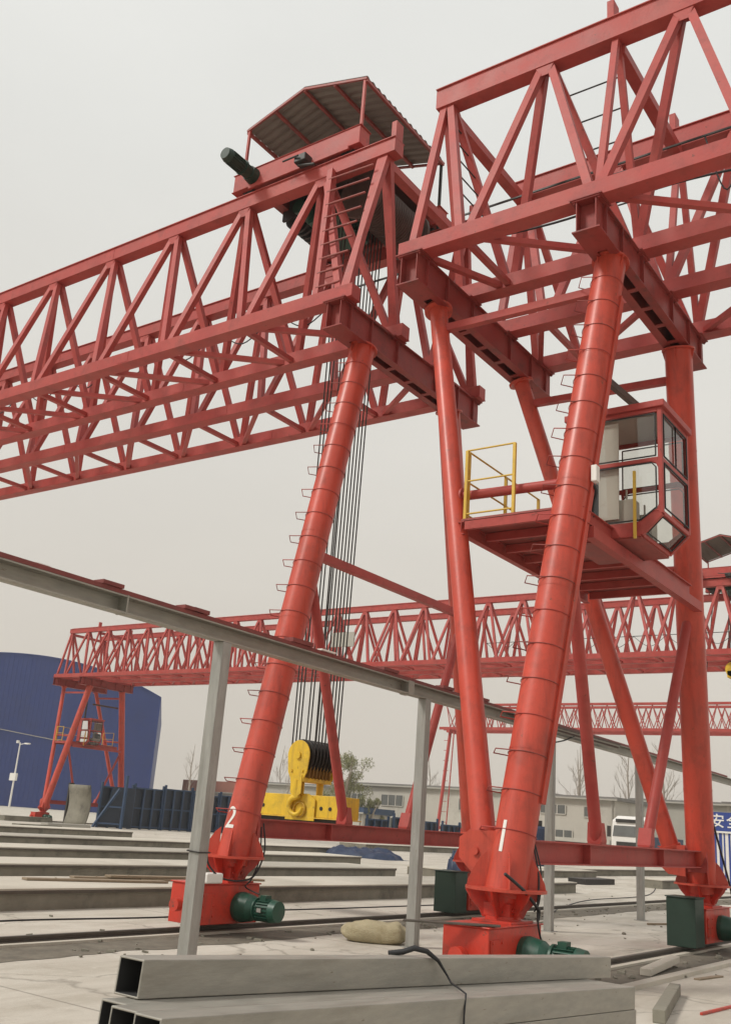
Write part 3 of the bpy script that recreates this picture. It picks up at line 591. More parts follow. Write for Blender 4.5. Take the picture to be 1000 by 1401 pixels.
# festoon and motor cables on the near cranes
X1, X2 = 14.1267, 14.7445
cable([(9.99, 5.09, 1.185), (10.25, 5.0, 1.03), (10.54, 5.0, 0.88), (10.66, 5.0, 0.80), (10.67, 5.02, 0.70)], 0.018, parent=crane1)
cable([(10.74, 5.12, 1.50), (10.70, 5.03, 1.16), (10.66, 5.02, 0.86), (10.64, 5.0, 0.67), (10.68, 4.97, 0.5), (10.62, 4.85, 0.46)], 0.011, parent=crane1)
cable([(10.78, 5.12, 1.50), (10.76, 5.03, 1.2), (10.70, 5.02, 0.9), (10.6, 5.03, 0.80)], 0.009, parent=crane1)
cable([(17.5, 5.1, 2.2), (17.75, 5.0, 1.5), (18.0, 4.95, 1.0), (18.1, 4.9, 0.5)], 0.018, parent=crane1)
cable([(11.56, 9.86, 1.482), (11.50, 9.74, 1.105), (11.317, 9.72, 0.78), (11.025, 9.72, 0.70), (10.60, 9.70, 0.74), (10.33, 9.70, 0.9), (10.30, 9.74, 1.08), (10.44, 9.88, 1.23)], 0.013, parent=crane2)
cable([(11.52, 9.86, 1.43), (11.42, 9.75, 1.0), (11.25, 9.72, 0.72), (11.12, 9.70, 0.62), (11.08, 9.4, 0.55)], 0.010, parent=crane2)
MB().box(10.3, 10.62, 9.68, 9.86, 0.667, 0.80).build('junction_box', WHT, crane2, 0.02)
# cable conduit down leg 1 and power cable runs inside the truss
def lpg(Xc, s, Yb, Yt, z): f_ = (z-0.8)/9.22; return V((Xc+s*(3.65-2.05*f_), Yb+(Yt-Yb)*f_, z))
pc = V((0.17, -0.20, 0))
MB().beam(lpg(X1, -1, 5.351, 4.858, 1.95)+pc, lpg(X1, -1, 5.351, 4.858, 9.3)+pc, 0.05, 0.05).build('cable_conduit', REDL, crane1)
pc = V((0.02, -0.255, 0))
MB().beam(lpg(X1, -1, 5.351, 4.858, 1.95)+pc, lpg(X1, -1, 5.351, 4.858, 9.3)+pc, 0.03, 0.03).build('cable_conduit', REDL, crane1)
MB().box(11.62, 11.74, 4.72, 4.80, 6.15, 6.38).build('leg_lamp', WHT, crane1, 0.01)
cable([(11.7, 4.85, 6.2), (11.85, 4.82, 6.1), (11.9, 4.88, 5.9), (11.95, 4.9, 5.75)], 0.02, parent=crane1)
for (a_, b_) in (((12.0, 8.1, 11.5), (13.2, -4, 12.0)),):
    cable([V(a_).lerp(V(b_), k/6)+V((0.9, 0, -0.12*(k % 2))) for k in range(7)], 0.02, parent=crane1)
for k in range(9):
    y = 11.2+k*1.75
    cable([(13.95, y, 12.0), (13.95, y+0.9, 11.45), (13.95, y+1.75, 12.0)], 0.014, 'festoon_loop', crane2)
    cable([(13.35, 3.6-k*0.8, 12.4), (13.35, 3.3-k*0.8, 11.3), (13.35, 2.9-k*0.8, 12.35)], 0.014, 'festoon_loop', crane1)
MB().beam((13.95, 9.8, 12.02), (13.95, 27, 12.02), 0.03, 0.03).build('festoon_wire', BLK, crane2)
MB().beam((13.35, 8.0, 12.42), (13.35, -6, 12.42), 0.03, 0.03).build('festoon_wire', BLK, crane1)
# third crane: a copy of crane 2 farther down the runway; fourth: smaller, behind
crane3 = copy_tree(crane2); crane3.location.x = 50.7
crane3['label'] = 'distant red gantry crane standing before the blue warehouse, truss across the whole background'
for o in [c for c in crane3.children if c.name.split('.')[0] in ('power_cable', 'junction_box')]: bpy.data.objects.remove(o)
for c in crane3.children:
    for g_ in list(c.children):
        if g_.name.startswith('leg_number'): bpy.data.objects.remove(g_)

MB().box(48.05, 48.15, 35.2, 36.9, 11.85, 12.75).build('sign_board', GREYW, crane3)
def small_crane():
    t = thing('gantry_crane', (91, 53, 0), 'smallest and farthest gantry crane, pale thin truss low above the horizon', 'gantry crane', 'red truss gantry cranes')
    for s in (-1, 1):
        x = 91+s*1.2; zb, zt = 11.5, 13.85; Y0, Y1 = 53.2, 6.0
        gird = MB().box(x-0.14, x+0.14, Y1, Y0, zt, zt+0.22).build('truss_girder', RED, t)
        MB().box(x-0.55, x-0.35, Y1, Y0+0.3, zb-0.1, zb+0.16).build('bottom_chord', RED, gird); MB().box(x+0.35, x+0.55, Y1, Y0+0.3, zb-0.1, zb+0.16).build('bottom_chord', RED, gird)
        wm = MB(); k = 32
        for i in range(k):
            y = Y0-0.2-i*(Y0-Y1-0.4)/k; dy = (Y0-Y1-0.4)/k
            for dx in (-0.42, 0.42):
                wm.beam((x+dx, y-dy/2, zb+0.14), (x, y, zt), 0.07, 0.07, up=(1, 0, 0)); wm.beam((x+dx, y-dy/2, zb+0.14), (x, y-dy, zt), 0.07, 0.07, up=(1, 0, 0))
        wm.build('lattice', RED, gird)
    for Y in (52.4, 7.5):
        for s in (-1, 1):
            MB().cyl((91+s*3.2, Y, 0.5), (91+s*1.3, Y, 11.38), 0.17, n=12).build('leg', RED, t)
            MB().box(91+s*3.2-0.9, 91+s*3.2+0.9, Y-0.2, Y+0.2, 0.05, 0.5).build('wheel_box', REDB, t)
        MB().box(91-3.1, 91+3.1, Y-0.15, Y+0.15, 1.5, 1.8).build('sill_beam', RED, t)
        MB().box(91-1.8, 91+1.8, Y-0.2, Y+0.2, 11.1, 11.39).build('saddle_beam', RED, t)
        for k in range(9): MB().beam((88.5, Y, 2.2+k*1.0), (88.5, Y-0.6, 2.2+k*1.0), 0.05, 0.05).build('ladder_rung', RED, t)
        MB().beam((88.5, Y-0.6, 0.4), (89.4, Y-0.6, 11.2), 0.09, 0.09, up=(0, 1, 0)).build('ladder_stile', RED, t)
small_crane()

# ------------------------------------------------------------------ trolleys
def trolley(loc, label):
    x0, x1, y0, z0 = -1.576, 1.576, 0, 0      # built in local coordinates, z0 on top of the chord
    t = thing('hoist_trolley', (0, 0, 0), label, 'crane trolley', 'hoist trolleys on the girders')
    for x in (x0, x1):
        o = MB().box(x-0.17, x+0.17, -1.72, 1.72, 0.14, 0.56); o.box(x-0.19, x+0.19, -1.75, 1.75, 0.562, 0.58); o.box(x-0.19, x+0.19, -1.75, 1.75, 0.12, 0.138)
        o.build('end_carriage', RED, t, 0.01)
        for y in (-1.35, 1.35): MB().cyl((x-0.07, y, 0.22), (x+0.07, y, 0.22), 0.2, n=20).build('wheel', BLK, t)
        fb = MB().box(x-0.24, x-0.195, -1.5, 1.2, 0.02, 0.10); fb.build('guide_bar', RED, t)
    for y in (-1.0, 0.2, 1.15):
        MB().box(x0+0.175, x1-0.175, y-0.12, y+0.12, 0.15, 0.48).build('cross_beam', DRED, t)
    MB().box(x0+0.18, x1-0.18, -1.6, 1.6, 0.485, 0.50).build('deck', BRN, t)
    # winch
    dr = MB(); dr.cyl((-0.85, -1.25, -0.40), (0.85, -1.25, -0.40), 0.46, n=32)
    for k in range(24): dr.cyl((-0.8+k*0.068, -1.25, -0.40), (-0.775+k*0.068, -1.25, -0.40), 0.475, n=32)
    dr.cyl((-0.93, -1.25, -0.40), (-0.85, -1.25, -0.40), 0.56, n=32); dr.cyl((0.85, -1.25, -0.40), (0.93, -1.25, -0.40), 0.56, n=32)
    dr.box(-0.93, -0.87, -1.4, -1.1, -0.1, 0.2); dr.box(0.87, 0.93, -1.4, -1.1, -0.1, 0.2)
    dr.build('winch_drum', BRN, t)
    gr = MB().box(0.95, 1.3, -1.55, -0.75, -0.55, 0.14); gr.build('winch_gearbox', GRN, t, 0.03)
    gs = MB().box(-0.55, 0.75, -0.3, 0.5, -0.35, 0.145); gs.cyl((-0.9, 0.5, -0.1), (-0.3, 0.5, -0.1), 0.17, n=20); gs.build('winch_motor', GRN, t, 0.02)
    sh = MB()
    for k in range(7): sh.cyl((-0.5+k*0.15, 0.9, 0.0), (-0.44+k*0.15, 0.9, 0.0), 0.3, n=22)
    sh.box(-0.62, -0.56, 0.6, 1.2, -0.1, 0.4); sh.box(0.60, 0.66, 0.6, 1.2, -0.1, 0.4); sh.build('fixed_sheave', BLK, t)
    mt = MB(); xm, ym, zm = x0-0.171, 1.15, 0.36
    mt.cyl((xm, ym, zm), (xm-0.16, ym, zm), 0.19, 0.17, n=20); mt.cyl((xm-0.16, ym, zm), (xm-0.34, ym, zm), 0.15, n=20); mt.cyl((xm-0.34, ym, zm), (xm-0.38, ym, zm), 0.18, n=20); mt.cyl((xm-0.38, ym, zm), (xm-0.80, ym, zm), 0.145, n=20)
    for k in range(16):
        a_ = k*math.pi/8; c_, s_ = math.cos(a_), math.sin(a_)
        mt.beam((xm-0.41, ym+0.15*c_, zm+0.15*s_), (xm-0.76, ym+0.15*c_, zm+0.15*s_), 0.01, 0.03, up=(0, c_, s_))
    mt.cyl((xm-0.80, ym, zm), (xm-0.92, ym, zm), 0.165, 0.13, n=20); mt.build('travel_motor', DGRN, t)
    lb = MB().box(x0-0.45, x0-0.2, -0.55, -0.25, 0.0, 0.18); lb.cyl((x0-0.36, -0.3, -0.02), (x0-0.36, -0.75, -0.15), 0.03, n=8); lb.cyl((x0-0.5, -0.4, 0.1), (x0-0.4, 0.1, 0.2), 0.02, n=8); lb.build('limit_switch', BLK, t, 0.02)
    # canopy
    ex0, ex1 = -1.66, 1.50; ez, rz = 1.84, 2.32
    rf = MB()
    for ya, yb, za, zb in ((-1.72, 0.0, ez, rz), (0.0, 1.60, rz, ez)):
        k = 60; vs = []
        for i in range(k+1):
            x = ex0+(ex1-ex0)*i/k; dz = 0.018*(1 if i % 4 < 2 else -1)
            vs += [(x, ya, za+dz), (x, yb, zb+dz)]
        rf.add(vs, [(2*i, 2*i+1, 2*i+3, 2*i+2) for i in range(k)])
    ro = rf.build('canopy_roof', CAN, t); sm = ro.modifiers.new('s', 'SOLIDIFY'); sm.thickness = 0.006
    ff = MB()
    for x in (ex0, ex1):
        ff.beam((x, -1.72, ez-0.05), (x, 0, rz-0.05), 0.045, 0.05); ff.beam((x, 0, rz-0.05), (x, 1.60, ez-0.05), 0.045, 0.05)
    for y, z in ((-1.70, ez-0.06), (1.58, ez-0.06), (0, rz-0.06), (-0.85, (ez+rz)/2-0.05), (0.8, (ez+rz)/2-0.05)): ff.beam((ex0, y, z-0.02), (ex1, y, z-0.02), 0.06, 0.07)
    ff.build('canopy_frame', DRED, ro)
    for x in (ex0+0.02, ex1-0.02):
        for y in (-1.66, 1.54):
            MB().beam((x, y, 0.3 if x < 0 else -0.1), (x, y, ez+0.0), 0.055, 0.055, up=(1, 0, 0)).build('canopy_post', RED if x < 0 or y > 0 else BLK, t)
    for x in (x0-0.17, x1+0.2): pass
    t.location = loc; return t
tr1 = trolley((X2, 12.05, HT+0.155+0.09-0.02), 'hoist trolley under a gabled canopy on top of the truss ending at leg 2')
tr2 = copy_tree(tr1); tr2.location = (50.7, 13.3, HT+0.155+0.09-0.02); tr2['label'] = 'far hoist trolley with canopy on the distant truss at the right edge'

# ------------------------------------------------------------------ hook block + ropes
hb = thing('hook_block', (14.7, 11.45, 1.7), 'yellow multi-sheave hook block with black pulleys hanging on steel ropes', 'hook block')
def ell(yc, zc_, ry, rz, n=32): return [(yc+ry*math.cos(2*math.pi*k/n), zc_+rz*math.sin(2*math.pi*k/n)) for k in range(n)]
xs0 = 14.15
for i, x in enumerate((xs0, 15.28)):
    pts = [(x, y_, z_) for y_, z_ in ell(11.45, 2.62, 0.34, 0.34)[0:17]]+[(x, 11.16, 2.25), (x, 11.25, 2.1), (x, 11.65, 2.1), (x, 11.74, 2.25)]
    pm = MB().plate(pts, 0.035, (1, 0, 0)); pm.cyl((x-0.06 if i == 0 else x, 11.45, 2.62), (x if i == 0 else x+0.06, 11.45, 2.62), 0.08, n=16)
    pm.cyl((x-0.05, 11.62, 2.28), (x, 11.62, 2.28), 0.03, n=10); pm.cyl((x-0.05, 11.28, 2.28), (x, 11.28, 2.28), 0.03, n=10)
    pm.build('side_plate', YEL, hb, 0.004)
for k in range(8):
    x = xs0+0.11+k*0.135
    sm_ = MB(); sm_.cyl((x, 11.45, 2.62), (x+0.03, 11.45, 2.62), 0.37, 0.33, n=32); sm_.cyl((x+0.03, 11.45, 2.62), (x+0.06, 11.45, 2.62), 0.33, 0.37, n=32); sm_.build('sheave', BLK, hb)
    MB().plate([(x+0.09, 11.45-0.05, 2.65), (x+0.09, 11.45-0.28, 2.5), (x+0.09, 11.22, 2.12), (x+0.09, 11.68, 2.12), (x+0.09, 11.73, 2.5), (x+0.09, 11.5, 2.65)], 0.016, (1, 0, 0)).build('divider_plate', mat('brass_brown_plate', (0.30, 0.17, 0.04), 0.5, var=0.2), hb)
cb = MB().box(xs0-0.02, 15.30, 11.25, 11.65, 2.04, 2.14); cb.build('crosshead', YEL, hb, 0.01)
for c_ in hb.children:
    for v in c_.data.vertices:      # coordinates are relative to the block's base
        v.co = V((0.015+(v.co.x-0.015)*0.74, (v.co.y)*0.74+0.06, 1.24+(v.co.z-1.24)*0.80))
for x in (14.28, 14.36): MB().plate([(x, 11.38, 2.34), (x, 11.64, 2.34), (x, 11.62, 2.02), (x, 11.54, 1.96), (x, 11.46, 1.96), (x, 11.38, 2.02)], 0.02, (1, 0, 0)).build('link_plate', YEL, hb)
# shank + single broad hook, lying in the Y-Z plane
hp = []
for k in range(17):
    a_ = R(110-k*17.5); hp.append((14.32, 11.51+0.15*math.cos(a_), 1.80+0.15*math.sin(a_)))
hk = MB().tube([(14.32, 11.51, 2.25), (14.32, 11.51, 1.98)]+hp, [0.07, 0.065]+[0.06-0.0018*k for k in range(17)], 12); hk.build('hook', YEL, hb)
hk2 = MB().tube([(15.0, 11.51, 2.35), (15.0, 11.51, 1.98)]+[(15.0, p[1], p[2]) for p in hp], [0.07, 0.065]+[0.06-0.0018*k for k in range(17)], 12); hk2.build('hook', YEL, hb)
for k in range(8):
    x = xs0+0.14+k*0.135
    for sy, y in ((-1, 11.45-0.36), (1, 11.45+0.36)):
        if sy > 0 and k in (3, 6): continue
        x_ = 14.715+(x-14.715)*0.74; y_ = 11.51+sy*0.265
        MB().cyl((x_, y_, 2.70), (x_+0.02*(k-3.5), 11.45+sy*0.28, 14.35), 0.014, n=6, cap=False).build('hoist_rope', ROPE, hb)
# loose hanging control cables from the trolley
for (x, y, zb_) in ((13.6, 13.1, 11.6), (13.5, 13.5, 12.0), (13.75, 12.7, 12.6)):
    MB().cyl((x, y, 14.4), (x, y+0.02, zb_), 0.012, n=5).build('control_rope', ROPE, tr1) if False else None
# spreader beam
sp = thing('spreader_beam', (14.7, 11.75, 1.5), 'yellow steel spreader beam hanging level from the hook', 'spreader beam')
bm_ = MB().box(14.42, 15.02, 10.60, 12.72, 1.62, 2.00); bm_.box(14.38, 15.06, 10.55, 12.78, 1.60, 1.6185); bm_.build('beam_body', YEL, sp, 0.008)
pk = MB().plate([(14.395, 11.12, 1.56), (14.395, 11.12, 1.92), (14.395, 11.28, 2.02), (14.395, 11.62, 2.02), (14.395, 11.78, 1.92), (14.395, 11.78, 1.56)], 0.025, (1, 0, 0)); pk.build('hook_plate', YEL, sp)
hl = MB()
for y in (10.8, 11.0, 12.35, 12.62): hl.cyl((14.419, y, 1.78), (14.412, y, 1.78), 0.035, n=14)
hl.build('pin_hole', BLK, sp)
MB().box(14.50, 14.95, 10.7, 12.65, 1.44, 1.598).build('lower_clamp', BLK, sp)
ring = MB().tube([(14.36, 11.45+0.13*math.cos(a_*math.pi/12), 1.74+0.13*math.sin(a_*math.pi/12)) for a_ in range(25)], 0.018, 8); ring.build('lifting_eye', mat('worn_yellow_paint', (0.5, 0.3, 0.03), 0.5), sp)
# hook of the far trolley
h3 = thing('hook_block', (50.25, 15.3, 6.0), 'tiny dark crane hook hanging from the distant girder at the right', 'hook block')
MB().cyl((50.25, 15.3, 6.45), (50.4, 15.3, 6.45), 0.28, n=16).build('sheave', BLK, h3)
MB().tube([(50.3, 15.3, 6.3), (50.3, 15.3, 6.05), (50.3, 15.15, 5.9), (50.3, 15.3, 5.78), (50.3, 15.45, 5.92)], 0.06, 8).build('hook', BLK, h3)
for y in (15.05, 15.55): MB().cyl((50.3, y, 6.5), (50.25, 14.4+(y-15.3)*1.6, 14.5), 0.025, n=5).build('hoist_rope', ROPE, h3)
h4 = thing('hook_block', (50.25, 13.2, 9.6), 'yellow hook block high under the distant girder at the right edge', 'hook block')
bk_ = MB().cyl((50.0, 13.2, 10.15), (50.6, 13.2, 10.15), 0.38, n=20); bk_.box(50.0, 50.6, 12.9, 13.5, 9.75, 10.1); bk_.build('sheave_housing', YEL, h4, 0.02)
MB().tube([(50.3, 13.2, 9.8), (50.3, 13.2, 9.5), (50.3, 13.0, 9.3), (50.3, 13.2, 9.1), (50.3, 13.35, 9.3)], 0.07, 8).build('hook', BLK, h4)
for k in range(4): MB().cyl((50.1+k*0.13, 12.95+0.5*(k % 2), 10.2), (50.1+k*0.13, 13.0+0.3*(k % 2), 14.4), 0.025, n=5).build('hoist_rope', ROPE, h4)

# ------------------------------------------------------------------ galvanised support frame
fy = lambda x: 7.405+0.029*x
fr_t = thing('cable_support_frame', (12.5, fy(12.5), 0), 'long galvanised steel beam on square posts with a dark red rail on top', 'steel frame')
PX = [7.95, 12.5, 17.25, 22.3, 28.2, 34.0]
zb = 3.50
bmr = MB()
bmr.prof((0.5, fy(0.5), zb), (46, fy(46), zb), [(-0.07, -0.09), (-0.07, 0.09), (0.07, 0.09), (0.07, 0.075), (-0.055, 0.075), (-0.055, -0.075), (0.07, -0.075), (0.07, -0.09)])
bmr.box(6.4, 6.42, fy(6.4)-0.074, fy(6.4)+0.074, zb-0.095, zb+0.095); bmr.box(11.9, 12.05, fy(12)-0.08, fy(12)+0.08, zb-0.1, zb+0.1)
bmr.build('top_beam', GAL, fr_t)
rl = MB(); rl.beam((0.5, fy(0.5)-0.02, zb+0.115), (30, fy(30)-0.02, zb+0.115), 0.10, 0.045)
rnd = random.Random(4)
for x in (6.05, 7.2, 7.35, 9.1, 11.2, 12.9, 14.2): rl.box(x, x+0.22+rnd.random()*0.2, fy(x)-0.09, fy(x)+0.06, zb+0.139, zb+0.175+rnd.random()*0.02)
rl.build('red_rail', RUSTB, fr_t)
MB().box(5.28, 5.45, fy(5.3)-0.03, fy(5.3)+0.03, zb+0.138, zb+0.155).build('rail_clip', WHT, fr_t)
MB().box(9.7, 10.0, fy(9.8)-0.10, fy(9.8)-0.02, zb+0.14, zb+0.16).build('rail_clip', WHT, fr_t)
for x in PX:
    p = MB().beam((x, fy(x), 0.012), (x, fy(x), zb-0.092), 0.145, 0.145, up=(1, 0.03, 0)); p.box(x-0.12, x+0.12, fy(x)-0.12, fy(x)+0.12, 0.0, 0.012)
    po = p.build('post', GALP, fr_t, 0.012)
    if x < 8:
        MB().tube([(x-0.085, fy(x)-0.085, 1.18), (x+0.085, fy(x)-0.085, 1.18), (x+0.085, fy(x)+0.085, 1.20), (x-0.085, fy(x)+0.085, 1.19), (x-0.085, fy(x)-0.085, 1.18)], 0.008, 6).build('binding_wire', BLK, po)
# a coil of cable tied on the beam behind leg 1
cable([(15.9, fy(15.9)-0.1, zb-0.12), (16.6, fy(16.6)-0.14, zb-0.28), (17.6, fy(17.6)-0.1, zb-0.16), (18.3, fy(18)-0.12, zb+0.05)], 0.014, 'hanging_cable', fr_t)
for k in range(4): MB().beam((15.4, fy(15.4)-0.1-0.03*k, zb+0.02*k-0.03), (20.5, fy(20)-0.10-0.03*k, zb+0.03*k-0.03), 0.03, 0.03).build('tied_pipe', BRN if k % 2 else GAL, fr_t)

# ------------------------------------------------------------------ foreground stack of square tubes
def sq_tube(A, B_, s, label, h=None, m_=GAL):
    A = V(A); B_ = V(B_); h = h or s
    a, b_ = frame(B_-A, (0, 0, 1)); tk = 0.011
    out_ = [(-s/2, -h/2), (-s/2, h/2), (s/2, h/2), (s/2, -h/2)]; inn = [(-s/2+tk, -h/2+tk), (-s/2+tk, h/2-tk), (s/2-tk, h/2-tk), (s/2-tk, -h/2+tk)]
    mb = MB(); ov = [A+a*x+b_*y for x, y in out_]+[B_+a*x+b_*y for x, y in out_]; iv = [A+a*x+b_*y for x, y in inn]+[B_+a*x+b_*y for x, y in inn]
    mb.add(ov+iv, [(i, (i+1) % 4, (i+1) % 4+4, i+4) for i in range(4)]+[(8+i, 12+i, 12+(i+1) % 4, 8+(i+1) % 4) for i in range(4)]+[(i, 8+i, 8+(i+1) % 4, (i+1) % 4) for i in range(4)]+[(4+i, 4+(i+1) % 4, 12+(i+1) % 4, 12+i) for i in range(4)])
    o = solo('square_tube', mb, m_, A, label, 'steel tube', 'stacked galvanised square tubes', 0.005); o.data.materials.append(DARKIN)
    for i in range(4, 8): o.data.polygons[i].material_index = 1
    return o
CAMP = V((0, 0, 1.6)); s = 0.1634
TA = CAMP+(V((4.13, 4.383, 0.70))-CAMP)*0.825; TB = CAMP+(V((10.74, 4.307, 0.336))-CAMP)*0.825
dv = (TB-TA).normalized(); sd_ = V((dv.y, -dv.x, 0)).normalized(); up_ = sd_.cross(dv)
if up_.z < 0: up_ = -up_
sq_tube(TA, TB, s, 'single galvanised square tube lying on top of the foreground stack')
def tubeat(k, layer, x0, x1, lab):
    c0 = TA-up_*(s+0.003)*layer+sd_*(k*(s+0.003)); sq_tube(c0+dv*((x0-c0.x)/dv.x), c0+dv*((x1-c0.x)/dv.x), s, lab)
LX = {0.42: 3.12, 1.42: 3.07, 2.42: 3.12}
for layer in (1, 2, 3):
    for j, k in enumerate((0.42, 1.42, 2.42)):
        tubeat(k, layer, (3.27, 3.18, 3.16)[j]+0.03*(layer-1)*(-1)**j, 8.36+0.02*(layer-1)-0.10*(2-j)*(layer > 1), '%s square tube in the %s layer of the foreground stack, counted from the viewer' % (('farthest', 'middle', 'nearest')[j], ('second', 'third', 'lowest')[layer-1]))
for x, lab in ((3.9, 'short timber block stack under the near end of the tubes'), (7.9, 'timber sleeper under the far end of the steel tubes')):
    c0 = TA-up_*((s+0.003)*3+s/2)+sd_*1.42*(s+.003); zt_ = c0.z+dv.z/dv.x*(x-c0.x)-0.008
    y_ = c0.y+dv.y/dv.x*(x-c0.x)
    solo('timber_block', MB().box(x-0.06, x+0.06, y_-0.4, y_+0.4, 0.0, zt_), WOOD, (x, y_, 0), lab, 'timber', bevel=0.006)

# black strap thrown over the tubes
st_p = [(5.66, 3.69, 0.822), (5.72, 3.62, 0.835), (5.76, 3.56, 0.862), (5.82, 3.50, 0.846), (5.92, 3.475, 0.79), (6.0, 3.45, 0.70), (5.9, 3.36, 0.675), (5.74, 3.22, 0.682), (5.64, 3.11, 0.672), (5.60, 3.095, 0.56), (5.60, 3.09, 0.30)]
mb = MB().tube(st_p, [0.016, 0.018, 0.018, 0.016, 0.012, 0.007, 0.007, 0.006, 0.006, 0.006, 0.006], 8)
solo('binding_strap', mb, RUB, st_p[0], 'black strap looped over the top tube and down the front of the stack', 'strap')

# ------------------------------------------------------------------ small things on the ground
def sack(loc, L_, W_, H_, rot, label):
    bm = bmesh.new(); bmesh.ops.create_uvsphere(bm, u_segments=36, v_segments=20, radius=1)
    for v in bm.verts:
        x, y, z = v.co; ax = abs(x)
        pin = 1-0.35*ax**6
        px = math.copysign(ax**0.7, x); py = math.copysign(abs(y)**0.75, y)*pin; pz = math.copysign(abs(z)**0.7, z)*(1-0.55*ax**4)
        nz = mnoise.noise(V((x*2.2, y*2.2, z*2)))*0.13+mnoise.noise(V((x*6, y*6, z*5)))*0.05
        v.co = V((px*L_/2*(1+nz*0.5), py*W_/2*(1+nz), max(0.0, (pz*0.5+0.42)*H_*(1+nz*1.5))))
    me = bpy.data.meshes.new('cement_sack'); bm.to_mesh(me); bm.free(); me.materials.append(SACK)
    for p_ in me.polygons: p_.use_smooth = True
    o = bpy.data.objects.new('cement_sack', me); C.objects.link(o); o.location = loc; o.rotation_euler = (0, 0, rot)
    return tag(o, label, 'sack')
sack((12.45, 8.35, 0), 1.0, 0.55, 0.30, R(-58), 'lumpy tan woven sack lying on the slab between the two leg bases')
rnd = random.Random(7)
# thin planks lying on the first bed
pl_n = 0
for (x, y, l_, z_) in ((12.1, 13.9, 2.6, 0.312), (13.1, 14.2, 2.2, 0.312), (14.4, 13.9, 2.4, 0.312), (15.6, 14.1, 1.6, 0.312), (13.6, 14.05, 2.0, 0.352)):
    a_ = R(-20+rnd.random()*14)
    d_ = V((math.cos(a_), math.sin(a_), 0)); c_ = V((x, y, z_+0.02))
    solo('loose_plank', MB().beam(c_-d_*l_/2, c_+d_*l_/2, 0.22, 0.035).beam(c_-d_*l_*0.3+V((0, 0, 0.02)), c_-d_*l_*0.3+d_.cross(V((0, 0, 1)))*0.02+V((0.03, 0, 0.02)), 0.05, 0.02), WOOD, (x, y, z_),
         ('leftmost thin plank on the near casting bed', 'second thin plank from the left on the near bed', 'third thin plank in the row on the near bed', 'rightmost thin plank of the row on the bed', 'thin plank lying across two others on the bed')[pl_n], 'plank', 'loose planks on the near bed', 0.004); pl_n += 1
def bit(name, p, q, w_, h_, m_, label, cat, bev=0.004):
    p = V(p); q = V(q); solo(name, MB().beam(p, q, w_, h_), m_, (p+q)/2-V((0, 0, h_/2)), label, cat, None, bev)
bit('concrete_kerb_piece', (10.0, 3.45, 0.061), (12.0, 3.95, 0.061), 0.12, 0.12, BEDS, 'loose grey kerb stone lying right of the tube stack', 'kerb stone', 0.008)
bit('broken_concrete', (13.2, 4.72, 0.05), (14.6, 4.80, 0.11), 0.14, 0.09, CONC, 'broken pale concrete stick lying in the gutter by the near rail', 'rubble', 0.01)
bit('scrap_board', (15.5, 4.1, 0.012), (16.3, 4.05, 0.012), 0.12, 0.02, WOOD, 'small dark scrap board right of the broken concrete', 'board')
bit('scrap_board', (13.6, 4.2, 0.010), (14.3, 4.1, 0.010), 0.08, 0.02, WOOD, 'small brown scrap board below the broken concrete', 'board')
bit('red_steel_bar', (10.9, 3.33, 0.014), (12.7, 3.18, 0.014), 0.03, 0.026, REDB, 'thin red steel bar on the slab at the lower right', 'steel bar')
bit('red_steel_bar', (9.9, 2.90, 0.016), (12.2, 2.75, 0.016), 0.05, 0.03, REDB, 'thicker red steel bar at the bottom right corner', 'steel bar')
bit('dark_batten', (21.3, 7.55, 0.02), (22.6, 7.15, 0.02), 0.05, 0.035, WOOD, 'dark batten on the slab near the foot of the fourth post', 'batten')
bit('dark_batten', (36.0, 15.4, 0.1), (38.6, 15.3, 0.1), 0.7, 0.20, BLK, 'dark flat bundle lying on the slab before the farther beds', 'bundle')
bit('steel_angle', (9.3, 5.9, 0.66), (9.75, 5.0, 0.685), 0.10, 0.02, STL, 'loose steel angle lying across the wheel box of leg 1', 'steel angle')
for i, (x, y, r_) in enumerate(((10.8, 8.2, .03), (8.3, 8.6, .025), (14.9, 7.2, .03), (18.5, 7.0, .04), (12.8, 4.75, .05), (15.2, 4.85, .04), (16.5, 4.75, .06), (11.9, 6.3, .025))):
    bm = bmesh.new(); bmesh.ops.create_icosphere(bm, subdivisions=2, radius=r_)
    for v in bm.verts: v.co *= 1+0.35*mnoise.noise(v.co*25+V((i*3, 0, 0))); v.co.z = max(v.co.z*0.7, -r_*0.4)
    me = bpy.data.meshes.new('stone'); bm.to_mesh(me); bm.free(); me.materials.append(BEDS); o = bpy.data.objects.new('stone', me); C.objects.link(o); o.location = (x, y, r_*0.35)
    tag(o, '%s small stone on the slab, counted from the left' % ORD[(1, 0, 4, 7, 3, 5, 6, 2)[i]], 'stone', 'small stones on the slab')
rnd = random.Random(21)
db = MB()
for k in range(330):
    z_ = rnd.random(); x = rnd.uniform(7.5, 34); y = rnd.choice((rnd.gauss(9.35, 0.35), rnd.gauss(4.75, 0.35), rnd.uniform(3.2, 12.5)))
    if 4.36 > y > 3.0 and x < 9.4: continue
    r_ = rnd.uniform(0.006, 0.022)*(1.4 if abs(y-9.35) < .5 or abs(y-4.75) < .4 else 1); a_ = rnd.uniform(0, 3.1); d_ = V((math.cos(a_), math.sin(a_), rnd.uniform(-.2, .2)))*r_*rnd.uniform(0.8, 2.2)
    db.beam(V((x, y, r_*0.5+0.004))-d_, V((x, y, r_*0.5+0.004))+d_, r_*1.4, r_)
o = db.build('gravel_debris', BEDS); o['kind'] = 'stuff'
